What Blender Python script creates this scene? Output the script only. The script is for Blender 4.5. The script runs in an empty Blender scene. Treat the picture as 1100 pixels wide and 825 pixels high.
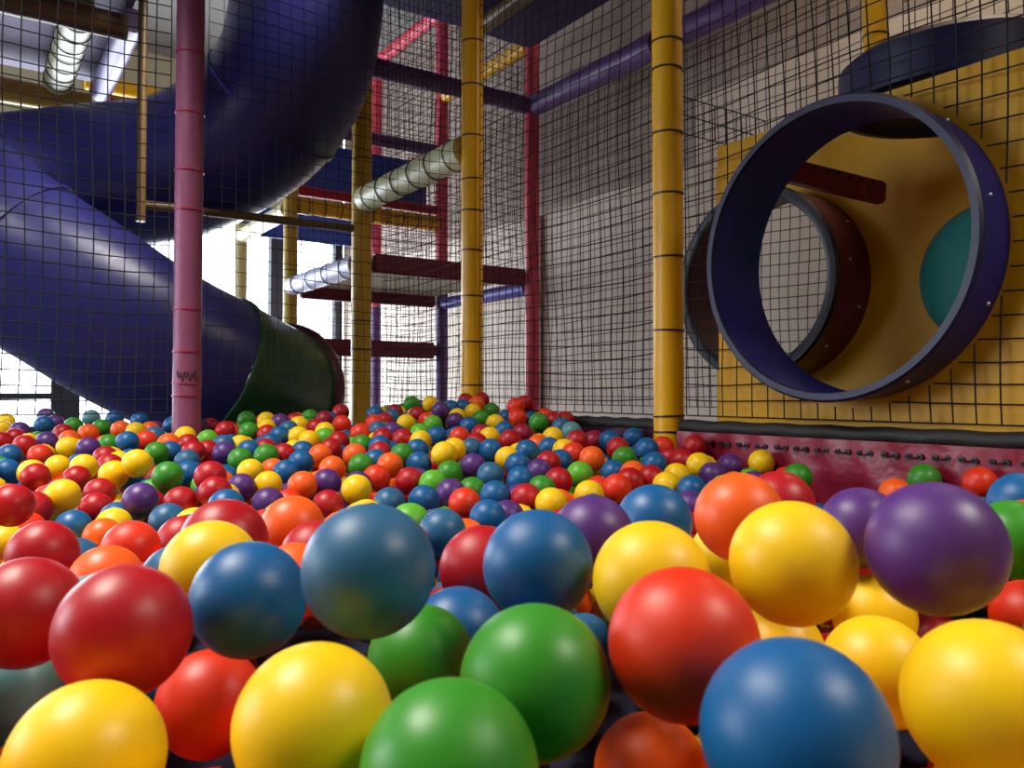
import bpy, bmesh, math, random
from mathutils import Vector, Matrix
random.seed(4)
S = bpy.context.scene
COL = S.collection
CZ = 0.62                      # camera height above the ground floor
F, PX, PITCH = 860.0, 550.0, math.radians(1.5)
PY = 422 - F*math.tan(PITCH)   # principal row of the 1100 x 825 frame
K = 1.15; M = 1.03*K           # play-frame module
C0 = Vector((-.1525*K, 3.05*K)); D1 = Vector((-.566, .824)).normalized(); D2 = Vector((.824, .566)).normalized()

def W(i, j, h):                # play-frame grid -> world
    p = C0 + D1*(i*M) + D2*(j*M)
    return Vector((p.x, p.y, h+CZ))
P722 = W(-1, 0, 0)
def T(s, t, h):                # s metres from the yellow corner post towards the viewer, t metres out through the net line
    p = Vector((P722.x, P722.y)) - D1*s + D2*t
    return Vector((p.x, p.y, h+CZ))
def ray(px, py, z):            # a point seen at that spot of the photograph, z metres ahead
    x = (px-PX)/F; u = -(py-PY)/F; c, s = math.cos(PITCH), math.sin(PITCH)
    v = Vector((x, c-u*s, s+u*c))*z
    return Vector((v.x, v.y, v.z+CZ))
A1 = Vector((D1.x, D1.y, 0)); A2 = Vector((D2.x, D2.y, 0)); UP = Vector((0, 0, 1))

# ------------------------------------------------------------------ materials
def mat(name, col, rough=.5, bump=0, bscale=40, metal=0, var=0, vscale=6, coat=0, rvar=0, trans=0, spec=None):
    m = bpy.data.materials.new(name); m.use_nodes = True
    nt = m.node_tree; b = nt.nodes['Principled BSDF']
    b.inputs['Base Color'].default_value = (*col, 1); b.inputs['Roughness'].default_value = rough
    b.inputs['Metallic'].default_value = metal
    if spec is not None: b.inputs['Specular IOR Level'].default_value = spec
    if coat: b.inputs['Coat Weight'].default_value = coat; b.inputs['Coat Roughness'].default_value = .2
    if trans: b.inputs['Transmission Weight'].default_value = trans
    tc = nt.nodes.new('ShaderNodeTexCoord')
    if var:
        n = nt.nodes.new('ShaderNodeTexNoise'); n.inputs['Scale'].default_value = vscale; n.inputs['Detail'].default_value = 5
        nt.links.new(tc.outputs['Object'], n.inputs['Vector'])
        r = nt.nodes.new('ShaderNodeMix'); r.data_type = 'RGBA'
        r.inputs[6].default_value = (*[c*(1-var) for c in col], 1); r.inputs[7].default_value = (*[min(1, c*(1+var)) for c in col], 1)
        nt.links.new(n.outputs['Fac'], r.inputs[0]); nt.links.new(r.outputs[2], b.inputs['Base Color'])
    if rvar:
        n = nt.nodes.new('ShaderNodeTexNoise'); n.inputs['Scale'].default_value = 30; n.inputs['Detail'].default_value = 6
        nt.links.new(tc.outputs['Object'], n.inputs['Vector'])
        q = nt.nodes.new('ShaderNodeMapRange'); q.inputs[1].default_value = .3; q.inputs[2].default_value = .7
        q.inputs[3].default_value = rough-rvar; q.inputs[4].default_value = rough+rvar
        nt.links.new(n.outputs['Fac'], q.inputs[0]); nt.links.new(q.outputs[0], b.inputs['Roughness'])
    if bump:
        n = nt.nodes.new('ShaderNodeTexNoise'); n.inputs['Scale'].default_value = bscale; n.inputs['Detail'].default_value = 4
        nt.links.new(tc.outputs['Object'], n.inputs['Vector'])
        k = nt.nodes.new('ShaderNodeBump'); k.inputs['Strength'].default_value = bump; k.inputs['Distance'].default_value = .01
        nt.links.new(n.outputs['Fac'], k.inputs['Height']); nt.links.new(k.outputs['Normal'], b.inputs['Normal'])
    return m
def lin(r, g, b):
    f = lambda c: (c/255/12.92 if c <= 10 else ((c/255+.055)/1.055)**2.4)
    return (f(r), f(g), f(b))
foam = lambda n, c: mat(n, c, .42, .12, 25, var=.10, vscale=4)
MY = foam('yellow_foam', lin(238, 178, 0)); MYD = foam('dull_yellow_foam', lin(205, 165, 40)); MPK = foam('pink_foam', lin(225, 75, 95))
MLP = foam('mauve_foam', lin(142, 76, 112)); MPU = foam('purple_foam', lin(98, 62, 122)); MCR = foam('cream_foam', lin(205, 205, 160))
MSV = foam('lilac_white_foam', lin(205, 205, 235)); MDB = foam('brown_foam', lin(110, 85, 45)); MRD = foam('red_foam', lin(190, 20, 35))
MLL = foam('lilac_foam', lin(165, 150, 205)); MOR = foam('orange_foam', lin(215, 130, 25)); MVB = foam('violet_blue_foam', lin(90, 80, 190))
MMR = mat('maroon_vinyl', lin(120, 15, 45), .4, .25, 18, var=.12)
MPAD = mat('red_vinyl', lin(142, 25, 55), .36, .6, 14, var=.15)
MTIE = mat('black_plastic', (.006, .006, .008), .4)
MTAPE = mat('red_tape', lin(170, 45, 85), .4)
MNET = mat('black_net_cord', (.008, .008, .010), .8)
MNAVY = mat('navy_plastic', lin(36, 38, 102), .36, .04, 8, var=.15, rvar=.06)
MGRN = mat('green_plastic', lin(32, 78, 38), .3, .04, 8, var=.15)
MLIP = mat('maroon_plastic', lin(84, 16, 44), .35, var=.15)
MYP = mat('yellow_plastic', lin(212, 158, 2), .45, .06, 9, var=.08, spec=.3)
MBLU = mat('blue_plastic', lin(18, 30, 116), .36, .05, 9, var=.1)
MLIPD = mat('dark_rim_plastic', lin(16, 14, 38), .4)
MNVD = mat('dark_navy_plastic', lin(20, 22, 66), .45)
MTEAL = mat('teal_plastic', lin(50, 135, 135), .18, var=.1)
MBOLT = mat('steel_bolt', (.7, .7, .72), .3, metal=1)
MBOARDB = mat('blue_board', lin(40, 80, 165), .5, .1, 30, var=.1)
MBOARDP = mat('purple_board', lin(96, 76, 124), .6, .1, 30, var=.15)
MBOARDN = mat('navy_board', lin(55, 45, 90), .6, .1, 30, var=.15)
MBEIGE = mat('beige_board', lin(190, 180, 150), .7, .1, 30, var=.1)
MDARK = mat('dark_rubber', (.012, .012, .014), .6, .2, 40)
MFLOOR = mat('dark_carpet', (.05, .045, .05), .9, .4, 120, var=.3, vscale=30)
MCEIL = mat('grey_ceiling', (.22, .21, .2), .9, .1, 20, var=.1)
MWALL2 = mat('plain_wall', (.42, .40, .37), .85, .1, 20, var=.08)
MFRAME = mat('dark_window_frame', lin(40, 42, 55), .5)
MSCR = mat('pen_ink', (.03, .015, .03), .6)

# ------------------------------------------------------------------ object helpers
def tag(o, label=None, cat=None, group=None, kind=None):
    for k, v in (('label', label), ('category', cat), ('group', group), ('kind', kind)):
        if v: o[k] = v
    return o
def link(name, bm, m, parent=None, smooth=True, origin=None):
    me = bpy.data.meshes.new(name)
    if origin is not None: bmesh.ops.translate(bm, verts=bm.verts, vec=-origin)
    bmesh.ops.recalc_face_normals(bm, faces=bm.faces)
    bm.to_mesh(me); bm.free()
    for x in (m if isinstance(m, (list, tuple)) else [m]): me.materials.append(x)
    if smooth:
        me.polygons.foreach_set('use_smooth', [True]*len(me.polygons))
        try: me.set_sharp_from_angle(angle=math.radians(40))
        except Exception: pass
    o = bpy.data.objects.new(name, me); COL.objects.link(o)
    if origin is not None: o.location = origin
    if parent is not None:
        o.parent = parent
        o.matrix_parent_inverse = Matrix.Translation(-parent.location)
    return o
def empty(name, loc, label, cat, group=None):
    o = bpy.data.objects.new(name, None); COL.objects.link(o); o.location = loc; o.empty_display_size = .1
    return tag(o, label, cat, group)
def box(bm, c, ax, hx, hy, hz, ay=None):
    """box about c, half sizes along ax, ay (default up x ax) and up"""
    ay = ay or UP.cross(ax)
    az = ax.cross(ay)
    v = [bm.verts.new(c+ax*(sx*hx)+ay*(sy*hy)+az*(sz*hz)) for sx in (-1, 1) for sy in (-1, 1) for sz in (-1, 1)]
    for f in ((0, 1, 3, 2), (4, 6, 7, 5), (0, 4, 5, 1), (2, 3, 7, 6), (0, 2, 6, 4), (1, 5, 7, 3)): bm.faces.new([v[k] for k in f])
def bevel(bm, w, n=2):
    bmesh.ops.bevel(bm, geom=list(bm.edges), offset=w, segments=n, affect='EDGES', clamp_overlap=True)
def sweep(bm, pts, rad, n=20, caps=True, inner=None):
    """tube along pts with parallel-transported rings; rad scalar or list; inner = wall thickness for an open shell"""
    N = len(pts); rad = rad if isinstance(rad, (list, tuple)) else [rad]*N
    tan = [(pts[min(k+1, N-1)]-pts[max(k-1, 0)]).normalized() for k in range(N)]
    x = tan[0].orthogonal().normalized()
    if abs(tan[0].z) < .9: x = (UP-tan[0]*UP.dot(tan[0])).normalized()
    rings, inn = [], []
    for k in range(N):
        x = (x-tan[k]*x.dot(tan[k])).normalized(); y = tan[k].cross(x)
        d = [x*math.cos(2*math.pi*a/n)+y*math.sin(2*math.pi*a/n) for a in range(n)]
        rings.append([bm.verts.new(pts[k]+v*rad[k]) for v in d])
        if inner: inn.append([bm.verts.new(pts[k]+v*(rad[k]-inner)) for v in d])
    def skin(R):
        for a, b in zip(R, R[1:]):
            for q in range(n): bm.faces.new((a[q], a[(q+1) % n], b[(q+1) % n], b[q]))
    skin(rings)
    if inner:
        skin(inn)
        for e in (0, -1):
            for q in range(n): bm.faces.new((rings[e][q], rings[e][(q+1) % n], inn[e][(q+1) % n], inn[e][q]))
    elif caps:
        bm.faces.new(rings[0]); bm.faces.new(rings[-1])
    return rings
def lathe(bm, c, axis, prof, n=96, x=None):
    """closed profile [(r, a)] turned about axis"""
    x = x or UP; x = (x-axis*x.dot(axis)).normalized(); y = axis.cross(x)
    R = [[bm.verts.new(c+axis*a+(x*math.cos(2*math.pi*q/n)+y*math.sin(2*math.pi*q/n))*r) for q in range(n)] for r, a in prof]
    for k in range(len(R)):
        a, b = R[k], R[(k+1) % len(R)]
        for q in range(n): bm.faces.new((a[q], a[(q+1) % n], b[(q+1) % n], b[q]))
def catmull(P, per=8):
    out = []
    for k in range(1, len(P)-2):
        a, b, c, d = P[k-1:k+3]
        for q in range(per):
            t = q/per
            out.append(.5*((2*b)+(-a+c)*t+(2*a-5*b+4*c-d)*t*t+(-a+3*b-3*c+d)*t**3))
    out.append(P[-2]); return out

# ------------------------------------------------------------------ the room
I0, I1, J0, J1, HC = -5.2, 4.5, -4.8, 1.36, 3.3
G = -CZ
def slab(name, c, ax, hx, hy, hz, m, bev=.0):
    bm = bmesh.new(); box(bm, c, ax, hx, hy, hz)
    if bev: bevel(bm, bev)
    return tag(link(name, bm, m, smooth=False), kind='structure')
ic, jc = (I0+I1)/2, (J0+J1)/2; LI, LJ = (I1-I0)*M/2, (J1-J0)*M/2
slab('floor', W(ic, jc, G-.05), A1, LI+.2, LJ+.2, .05, MFLOOR)
slab('ceiling', W(ic, jc, HC+.05), A1, LI+.2, LJ+.2, .05, MCEIL)
hz = (HC-G)/2; hm = (HC+G)/2
def leftpiece(nm, i0, i1, h0, h1): return slab(nm, W((i0+i1)/2, J0-.05, (h0+h1)/2), A1, (i1-i0)*M/2, .05, (h1-h0)/2, MWALL2)
LW = (-.5, 2.7, .0, 1.9)
leftpiece('wall_left', I0, LW[0], G, HC); leftpiece('wall_left.001', LW[1], I1, G, HC); leftpiece('wall_left.002', LW[0], LW[1], G, LW[2]); leftpiece('wall_left.003', LW[0], LW[1], LW[3], HC)
slab('wall_front', W(I0-.05, jc, hm), A2, LJ, .05, hz, MWALL2)
# right wall: pale below, brown-grey rough boards above the rail line, stepping up at the viewer's end
m = mat('pale_wall', lin(224, 210, 192), .8, .25, 6, var=.12, vscale=2.5)
MUP = mat('brown_grey_wall', lin(168, 152, 140), .85, .5, 35, var=.3, vscale=9)
def wallpiece(nm, i0, i1, h0, h1, mm, t=0.0):
    return slab(nm, W((i0+i1)/2, J1+.05-t, (h0+h1)/2), A1, abs(i1-i0)*M/2, .05, (h1-h0)/2, mm)
wallpiece('wall_right', I0, I1, G, 1.31, m)
wallpiece('wall_right.001', .15, I1, 1.31, HC, MUP)
wallpiece('wall_right.002', I0, .15, 1.31, 1.70, m)
wallpiece('wall_right.003', I0, .15, 1.70, HC, MUP)
bm = bmesh.new(); box(bm, W(1.42, J1-.012, .5), A1, .045, .012, .78)
tag(link('trim_1', bm, mat('rusty_strip', lin(140, 95, 80), .7, var=.3, vscale=20), smooth=False), kind='structure')
# back wall with two daylight windows
def backpiece(nm, j0, j1, h0, h1, mm, t=0.):
    return slab(nm, W(I1+.06-t, (j0+j1)/2, (h0+h1)/2), A2, (j1-j0)*M/2, .06, (h1-h0)/2, mm)
HS, HT = -.36, 1.80
MBW = mat('cream_wall', lin(190, 182, 150), .85, .2, 15, var=.1)
backpiece('wall_back', J0, J1, G, HS, MBW); backpiece('wall_back.001', J0, J1, HT, HC, MBW)
backpiece('wall_back.002', J0, -3.6, HS, HT, MBW); backpiece('wall_back.003', 1.345, J1, HS, HT, MBW)
gm = bpy.data.materials.new('window_glass'); gm.use_nodes = True
nt = gm.node_tree; nt.nodes.clear()
o_ = nt.nodes.new('ShaderNodeOutputMaterial'); mx = nt.nodes.new('ShaderNodeMixShader'); tr = nt.nodes.new('ShaderNodeBsdfTransparent'); gl = nt.nodes.new('ShaderNodeBsdfGlossy')
gl.inputs['Roughness'].default_value = .05; mx.inputs[0].default_value = .05
nt.links.new(tr.outputs[0], mx.inputs[1]); nt.links.new(gl.outputs[0], mx.inputs[2]); nt.links.new(mx.outputs[0], o_.inputs[0])
def window(n, j0, j1, muls, bars):
    bm = bmesh.new(); w = (j1-j0)*M/2; c = W(I1+.03, (j0+j1)/2, (HS+HT)/2)
    for h in (HS+.03, HT-.03): box(bm, W(I1+.03, (j0+j1)/2, h), A2, w, .05, .03)
    for j in (j0+.03, j1-.03): box(bm, W(I1+.03, j, (HS+HT)/2), A2, .04, .049, (HT-HS)/2)
    for j, hw in muls: box(bm, W(I1+.02, j, (HS+HT)/2), A2, hw, .052, (HT-HS)/2-.02)
    for h, hh, a, b in bars: box(bm, W(I1+.02, (a+b)/2, h), A2, (b-a)*M/2, .03, hh)
    fr = tag(link('window_%d' % n, bm, MFRAME, smooth=False, origin=c), kind='structure')
    bm = bmesh.new(); box(bm, W(I1+.06, (j0+j1)/2, (HS+HT)/2), A2, w-.02, .004, (HT-HS)/2-.02)
    link('window_pane', bm, gm, fr, smooth=False)
window(1, -3.6, -.93, [(-2.3, .03)], [(-.03, .028, -3.6, -.93)])
window(2, -.92, 1.345, [(.74, .075), (-.86, .07)], [])

bm = bmesh.new(); iw = (LW[1]-LW[0])*M/2; im = (LW[0]+LW[1])/2; hc_ = (LW[2]+LW[3])/2
for h in (LW[2]+.03, LW[3]-.03): box(bm, W(im, J0-.04, h), A1, iw, .05, .03)
for q in (LW[0]+.03, im, LW[1]-.03): box(bm, W(q, J0-.04, hc_), A1, .04, .048, (LW[3]-LW[2])/2)
fr = tag(link('window_3', bm, MFRAME, smooth=False, origin=W(im, J0-.04, hc_)), kind='structure')
bm = bmesh.new(); box(bm, W(im, J0-.06, hc_), A1, iw-.02, .004, (LW[3]-LW[2])/2-.02); link('window_pane', bm, gm, fr, smooth=False)

# ------------------------------------------------------------------ padded posts
def post(i, j, h0, h1, m, label, ties=(), r=.0475, tiemat=None, tn='cable_tie', m2=None, split=None, group='padded posts of the play frame'):
    p = empty('padded_post', W(i, j, h0), label, 'post', group)
    def sleeve(a, b, mm, lab=None):
        bm = bmesh.new(); n = max(3, int((b-a)/.03)); pts = [W(i, j, a+(b-a)*k/n) for k in range(n+1)]
        rr = [r*(1+.012*math.sin(k*.9)+random.uniform(-.006, .006)) for k in range(n+1)]
        sweep(bm, pts, rr, 28); o = link('foam_sleeve', bm, mm, p)
        if lab: o['label'] = lab
        return o
    if m2: sleeve(h0, split, m2, 'purple foam sleeve below'); sleeve(split, h1, m)
    else: sleeve(h0, h1, m)
    for h in ties:
        bm = bmesh.new(); c = W(i, j, h); tl = random.uniform(-.04, .04)
        ax = (UP+Vector((tl, random.uniform(-.04, .04), 0))).normalized()
        lathe(bm, c, ax, [(r-.002, -.0028), (r+.0030, -.0028), (r+.0034, 0), (r+.0030, .0028), (r-.002, .0028)], 32, A1)
        if tn == 'cable_tie':        # the little head of the tie
            box(bm, c+A1*(r+.003), A1, .004, .004, .005)
        link(tn, bm, tiemat or MTIE, p)
    return p
def hy(py, z): return (422-py)/F*z
Z722 = W(-1, 0, 0).y; Z507 = W(0, 0, 0).y; Z205 = W(0, -1, 0).y; Z573 = W(1, 1, 0).y
PT = 3.0
post(-1, 0, G, PT, MY, 'yellow padded post with black ties, thickest and nearest, beside the tunnel panel', [hy(y, Z722) for y in (-35, 42, 73, 142, 208, 276, 355, 447, 464)])
post(0, 0, G, PT, MY, 'yellow padded post with black ties standing in the middle at the pit corner', [hy(y, Z507) for y in (-40, 42, 90, 145, 192, 226, 269, 318, 367, 414)])
pp = post(0, -1, G, PT, MLP, 'mauve padded post with red tape bands in front of the blue slide', [hy(y, Z205) for y in (55, 120, 183, 225, 333, 378, 412, 425)], tiemat=MTAPE, tn='tape_band')
post(1, 0, G, PT, MYD, 'dull yellow padded post right of the green end of the slide', [hy(y, W(1, 0, 0).y) for y in (95, 128, 170, 345, 376)], r=.056)
post(2, 0, G, 1.46, MYD, 'short yellow padded post under the end of the yellow beam, before the window', [hy(y, W(2, 0, 0).y) for y in (245, 290)])
post(3, 0, G, 1.36, foam('pale_foam', lin(190, 180, 120)), 'pale yellow post against the bright window, left of the others')
post(1, 1, G, PT, MPK, 'bright pink padded post where the purple beams meet', [hy(y, Z573) for y in (20, 62, 140, 240, 288, 325)], tiemat=MTAPE, tn='tape_band')
post(2, 1, G, PT, MPK, 'pink post with purple lower half behind the middle yellow post', m2=MPU, split=.76)
post(3, 1, G, PT, MPK, 'pink post with purple lower half beside the dull yellow post', m2=MPU, split=.76)
post(-1, 1, G, PT, MY, 'yellow padded post rising behind the tunnel by the lit wall', [hy(35, W(-1, 1, 0).y)])
post(0, 1, G, PT, MPK, 'pink padded post hidden behind the nearest yellow post')
b0 = ray(151, 238, 3.70); bm = bmesh.new(); pts = [b0+UP*h for h in (0, .5, 1, 1.6, 2.2)]; sweep(bm, pts, .021, 16)
tag(link('bare_pole', bm, MDB, origin=b0), 'thin brown bare pole standing on the slide tube, left of the mauve post', 'pole')
# pen scribble near the foot of the mauve post
c = W(0, -1, 0); tocam = (Vector((0, 0, CZ))-c); tocam.z = 0; tocam.normalize(); side = UP.cross(tocam)
bm = bmesh.new(); pts = []
for k in range(29):
    t = k/28; a = (t-.5)*1.5; d = (tocam*math.cos(a)+side*math.sin(a))
    hh = hy(404, Z205)+.016*math.sin(k*1.35)+.006*math.sin(k*.6)
    pts.append(Vector((c.x, c.y, CZ+hh))+d*.0483)
sweep(bm, pts, .0019, 5); link('pen_scribble', bm, MSCR, pp)

# ------------------------------------------------------------------ padded beams
def beam(a, b, m, label, r=.05, trim=.052, group='padded beams of the play frame', ties=0):
    d = (b-a).normalized(); a = a+d*trim; b = b-d*trim; L = (b-a).length; n = max(3, int(L/.04))
    o = None; bm = bmesh.new(); pts = [a+d*(L*k/n) for k in range(n+1)]
    rr = [r*(1+.02*math.sin(k*.8)+random.uniform(-.008, .008)) for k in range(n+1)]
    sweep(bm, pts, rr, 20)
    root = empty('padded_beam', a, label, 'beam', group); link('foam_sleeve', bm, m, root)
    for k in range(ties):
        bm = bmesh.new(); lathe(bm, a+d*(L*(k+.5)/ties), d, [(r, -.003), (r+.005, -.003), (r+.005, .003), (r, .003)], 24, UP)
        link('cable_tie', bm, MTIE, root)
    return root
hb = 1.615*K
beam(W(1, 1, hb), W(0, 1, hb), MPU, 'purple beam running from the bright pink post to the nearest yellow post', .068)
beam(W(0, 1, hb), W(-1, 1, hb), MPU, 'purple beam crossing the top right corner above the lit wall', .068)
beam(W(-1, 1, hb), W(-2, 1, hb), MPU, 'purple beam continuing above the tunnel out of the picture', .058)
beam(W(1, 0, hb), W(1, 1, hb), MPU, 'purple crossbeam from dull yellow post to bright pink post', .055)
beam(W(2, 0, hb), W(2, 1, hb), MPU, 'thin purple crossbeam behind, ending at the pink post', .045)
beam(W(0, 0, .94*K), W(1, 0, .94*K), MCR, 'cream beam sloping away behind the middle yellow post', .07, ties=6)
beam(W(2, 0, 1.125*K), W(2, 1, 1.125*K), MY, 'yellow crossbeam under a red rail in the middle distance', .058, ties=9)
beam(W(2, 0, 1.215*K), W(2, 1, 1.215*K), MRD, 'red rail lying along the top of the yellow crossbeam', .034)
beam(W(1, 0, .63*K), W(2, 0, .63*K), MSV, 'lilac-white beam sloping against the bright window', .062, ties=4)
beam(W(1, 1, .594*K), W(2, 1, .594*K), MVB, 'violet-blue beam under the maroon platform by the pink post', .045)
beam(W(2, 0, 1.10*K), W(3, 0, 1.10*K), MCR, 'short cream beam at the right edge of the blue slide, before the window', .058)
beam(W(1, -1, .79*K), W(1, 0, .80*K), MDB, 'thin brown crossbeam below the slide reaching the dull yellow post', .022, trim=.058)
beam(W(2, 1, 1.64*K), W(3, 1, 1.64*K), MRD, 'red beam sloping away between the two pink posts', .035)
beam(W(2, 1, 2.58*K), W(3, 1, 2.58*K), MPK, 'pink beam sloping down from the top between pink posts', .05, trim=.055)
beam(W(1, 1, 1.98*K), W(2, 1, 1.98*K), MY, 'yellow beam high up left of the bright pink post', .045)
beam(W(1, -2.33, 1.52*K), W(1, -1, 1.52*K), MDB, 'brown beam across the top left corner', .06, trim=.03)
beam(W(2, -2.33, 1.50*K), W(2, -1, 1.50*K), MYD, 'ochre beam above the curve of the blue slide', .07)
beam(W(1, -1.19, 1.57*K), W(2, -1.19, 1.57*K), MCR, 'cream beam overhead crossing the purple ceiling boards', .075, trim=.06, ties=7)
beam(W(1, -1, 1.57*K), W(2, -1, 1.57*K), MLL, 'lilac beam overhead beside the thin brown pole', .06, trim=.03)
beam(W(2, -1, 1.52*K), W(2, 0, 1.52*K), MOR, 'orange beam partly hidden behind the blue slide', .06)
beam(W(3, -1, 1.98*K), W(3, 0, 1.98*K), MY, 'yellow beam far behind, just above the slide beside the mauve post', .06)

# ------------------------------------------------------------------ boards and platforms
def board(name, c, ax, hx, hy_, hz_, m, label, cat='board', ay=None, bev=.006, parts=None):
    bm = bmesh.new(); box(bm, c, ax, hx, hy_, hz_, ay); bevel(bm, bev)
    return tag(link(name, bm, m, origin=c), label, cat)
mg = .062/M
plat = empty('maroon_platform', W(1.5, .5, .70*K), 'maroon edged platform between the yellow and pink posts', 'platform')
bm = bmesh.new(); box(bm, W(1.0, .5, .735), A2, M/2-.062, .03, .055); bevel(bm, .012); link('front_edge', bm, MMR, plat)
bm = bmesh.new(); box(bm, W(2.0, .5, .70), A2, M/2-.062, .03, .05); bevel(bm, .012); link('rear_edge', bm, MMR, plat)
bm = bmesh.new(); box(bm, W(1.5, .5, .75), A1, M/2-.035, M/2-.075, .02); bevel(bm, .004); link('deck', bm, MBEIGE, plat)
board('maroon_step', W(2.0, .5, .32), A2, M/2-.06, .05, .06, MMR, 'low maroon padded step in front of the bright window', 'step', bev=.02)
board('blue_board', W(2.12, .5, 1.60), A2, M/2-.06, .012, .19, MBOARDB, 'blue board standing above the yellow beam and red rail')
board('blue_board', W(3, .5, 1.40), A2, M/2-.06, .012, .12, MBOARDB, 'dark blue board hanging above the bright window')
board('ceiling_board', W(1.0, -1.66, 1.635*K), A1, M*1.0, M*.66, .012, MBOARDP, 'purple ceiling boards seen from below, top left', 'ceiling board', bev=.003)  # near half unseen, extended over the slide to shade its upper arm
slab('shade_board', W(1.0, -2.38, 1.42), A1, M*.98, .012, .47, MBOARDP)  # unseen side board added to keep left window light off the upper slide
board('deck_board', W(.5, .5, 1.95*K), A1, M/2-.03, M/2-.03, .02, MBOARDN, 'dark navy deck board overhead right of the pink post', bev=.004)
board('deck_board', W(-.5, .5, 1.95*K), A1, M/2-.03, M/2-.03, .02, MBOARDN, 'dark navy deck board overhead right of the yellow post', bev=.004)
board('deck_board', W(1.5, .5, 2.5*K), A1, M/2-.03, M/2-.03, .02, MBOARDB, 'blue deck board at the top between yellow and pink posts', bev=.004)
slab('shade_deck', W(-1.33, -.735, 1.77), A1, M*1.27, M*.685, .02, MBOARDP)  # unseen deck added above the pit to shade the tunnel panel and post tops
beam(W(0, .55, 1.88*K), W(1, .55, 1.88*K), MDB, 'brown beam under the dark deck at the top', .05)

# ------------------------------------------------------------------ spiral tube slide
SR = .375
raw = [(334, -300, 4.10), (334, -170, 4.08), (333, -70, 4.06), (330, 15, 4.06), (312, 85, 4.10), (268, 140, 4.2), (190, 180, 4.25), (100, 192, 4.2), (20, 204, 4.05), (-40, 210, 3.85),
       (-58, 216, 3.66), (-30, 240, 3.58), (24, 280, 3.60), (80, 315, 3.66), (134, 350, 3.74), (185, 378, 3.84), (228, 397, 3.96), (258, 410, 4.12), (280, 418, 4.28), (297, 424, 4.42), (312, 428, 4.58)]
path = catmull([ray(*q) for q in raw], 6)
slide = empty('tube_slide', W(.7, -.5, G), 'dark blue spiral tube slide with green exit section, on the left', 'slide')
N = len(path)
cuts = [0, int(N*.2), int(N*.42), int(N*.60), int(N*.80), N-1]
cuts[4] = min(range(N), key=lambda k: (path[k]-ray(229, 398, 3.96)).length)
for q in range(5):
    bm = bmesh.new(); seg = path[cuts[q]:cuts[q+1]+1]
    sweep(bm, seg, SR, 48, inner=.012)
    if q < 4: link('tube_section', bm, MNAVY, slide)
    else: link('exit_section', bm, MGRN, slide)['label'] = 'green exit section of the slide'
for q in range(1, 5):
    k = cuts[q]; d = (path[k+1]-path[k-1]).normalized()
    bm = bmesh.new(); lathe(bm, path[k], d, [(SR-.01, -.012), (SR+.012, -.012), (SR+.012, .012), (SR-.01, .012)], 64)
    link('joint_flange', bm, MNAVY if q < 4 else MGRN, slide)
d = (path[-1]-path[-3]).normalized()
bm = bmesh.new(); lathe(bm, path[-1], d, [(SR-.015, -.03), (SR+.03, -.025), (SR+.035, .0), (SR+.03, .02), (SR-.015, .02)], 64)
link('exit_lip', bm, MLIP, slide)['label'] = 'maroon lip around the exit'

# ------------------------------------------------------------------ crawl tunnel with round holes on the right
tun = empty('crawl_tunnel', T(.5, .3, -.13), 'yellow crawl tunnel box with blue and maroon ringed holes on the right', 'play tunnel')
def holed_plate(bm, c, wx, h0, h1, s0, s1, r, th, n=120):
    """plate in the plane of -D1 / up about c (hole centre); s0..s1, h0..h1 are its sides from c; th along D2"""
    ang = sorted([2*math.pi*k/n for k in range(n)]+[math.atan2(b, a) % (2*math.pi) for a in (s0, s1) for b in (h0, h1)])
    def edge(a):
        ca, sa = math.cos(a), math.sin(a); t = 1e9
        if ca > 1e-9: t = min(t, s1/ca)
        if ca < -1e-9: t = min(t, s0/ca)
        if sa > 1e-9: t = min(t, h1/sa)
        if sa < -1e-9: t = min(t, h0/sa)
        return ca*t, sa*t
    L = []
    for a in ang:
        e = edge(a); q = (math.cos(a)*r, math.sin(a)*r)
        L.append([bm.verts.new(c-A1*p[0]+UP*p[1]+A2*w) for w in (0, th) for p in (q, e)])
    for k in range(len(L)):
        a, b = L[k], L[(k+1) % len(L)]
        for x, y in ((0, 1), (1, 3), (3, 2), (2, 0)): bm.faces.new((a[x], b[x], b[y], a[y]))
fs, fh, fr_ = .621, .352, .370
bm = bmesh.new(); holed_plate(bm, T(fs, .035, fh), 1, -.125-fh, .745-fh, .174-fs, 1.25-fs, fr_-.007, .05)
link('front_panel', bm, MYP, tun)
def hoop(name, c, ro, p, back, m, lip, mlip, nb, lab):
    """round tube standing out of its panel by p towards the pit, with a rolled lip and a flange on the panel"""
    bm = bmesh.new(); ri = ro-.014
    lathe(bm, c, A2, [(ri, -p), (ro, -p), (ro, -.0005), (ro-.003, back), (ri-.003, back)], 112)
    o = link(name, bm, m, tun); o['label'] = lab
    bm = bmesh.new(); lathe(bm, c-A2*p, A2, [(ri-lip, -.004), (ri-lip*.5, -.012), (ro, -.012), (ro+.006, -.004), (ro+.004, .008), (ri, .008), (ri-lip, .004)], 112)
    link('lip', bm, mlip, o)
    for k in range(nb):
        a = 2*math.pi*(k+.3)/nb
        q = c-A2*(p*(.25 if k % 2 else .62))+(-A1*math.cos(a)+UP*math.sin(a))*(ro+.001)
        b2 = bmesh.new(); bmesh.ops.create_uvsphere(b2, u_segments=10, v_segments=6, radius=.0055)
        bmesh.ops.translate(b2, verts=b2.verts, vec=q); link('bolt', b2, MBOLT, o)
    return o
hoop('front_ring', T(fs, .035, fh), fr_, .125, .07, MBLU, .004, MNVD, 10, 'blue ring around the front hole')
rs, rh = -.02*K, .335*K; RT = .62
bm = bmesh.new(); holed_plate(bm, T(rs, RT, rh), 1, -.125-rh, .88-rh, -.30*K-rs, 1.25-rs, .29*K-.007, .04)
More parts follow.
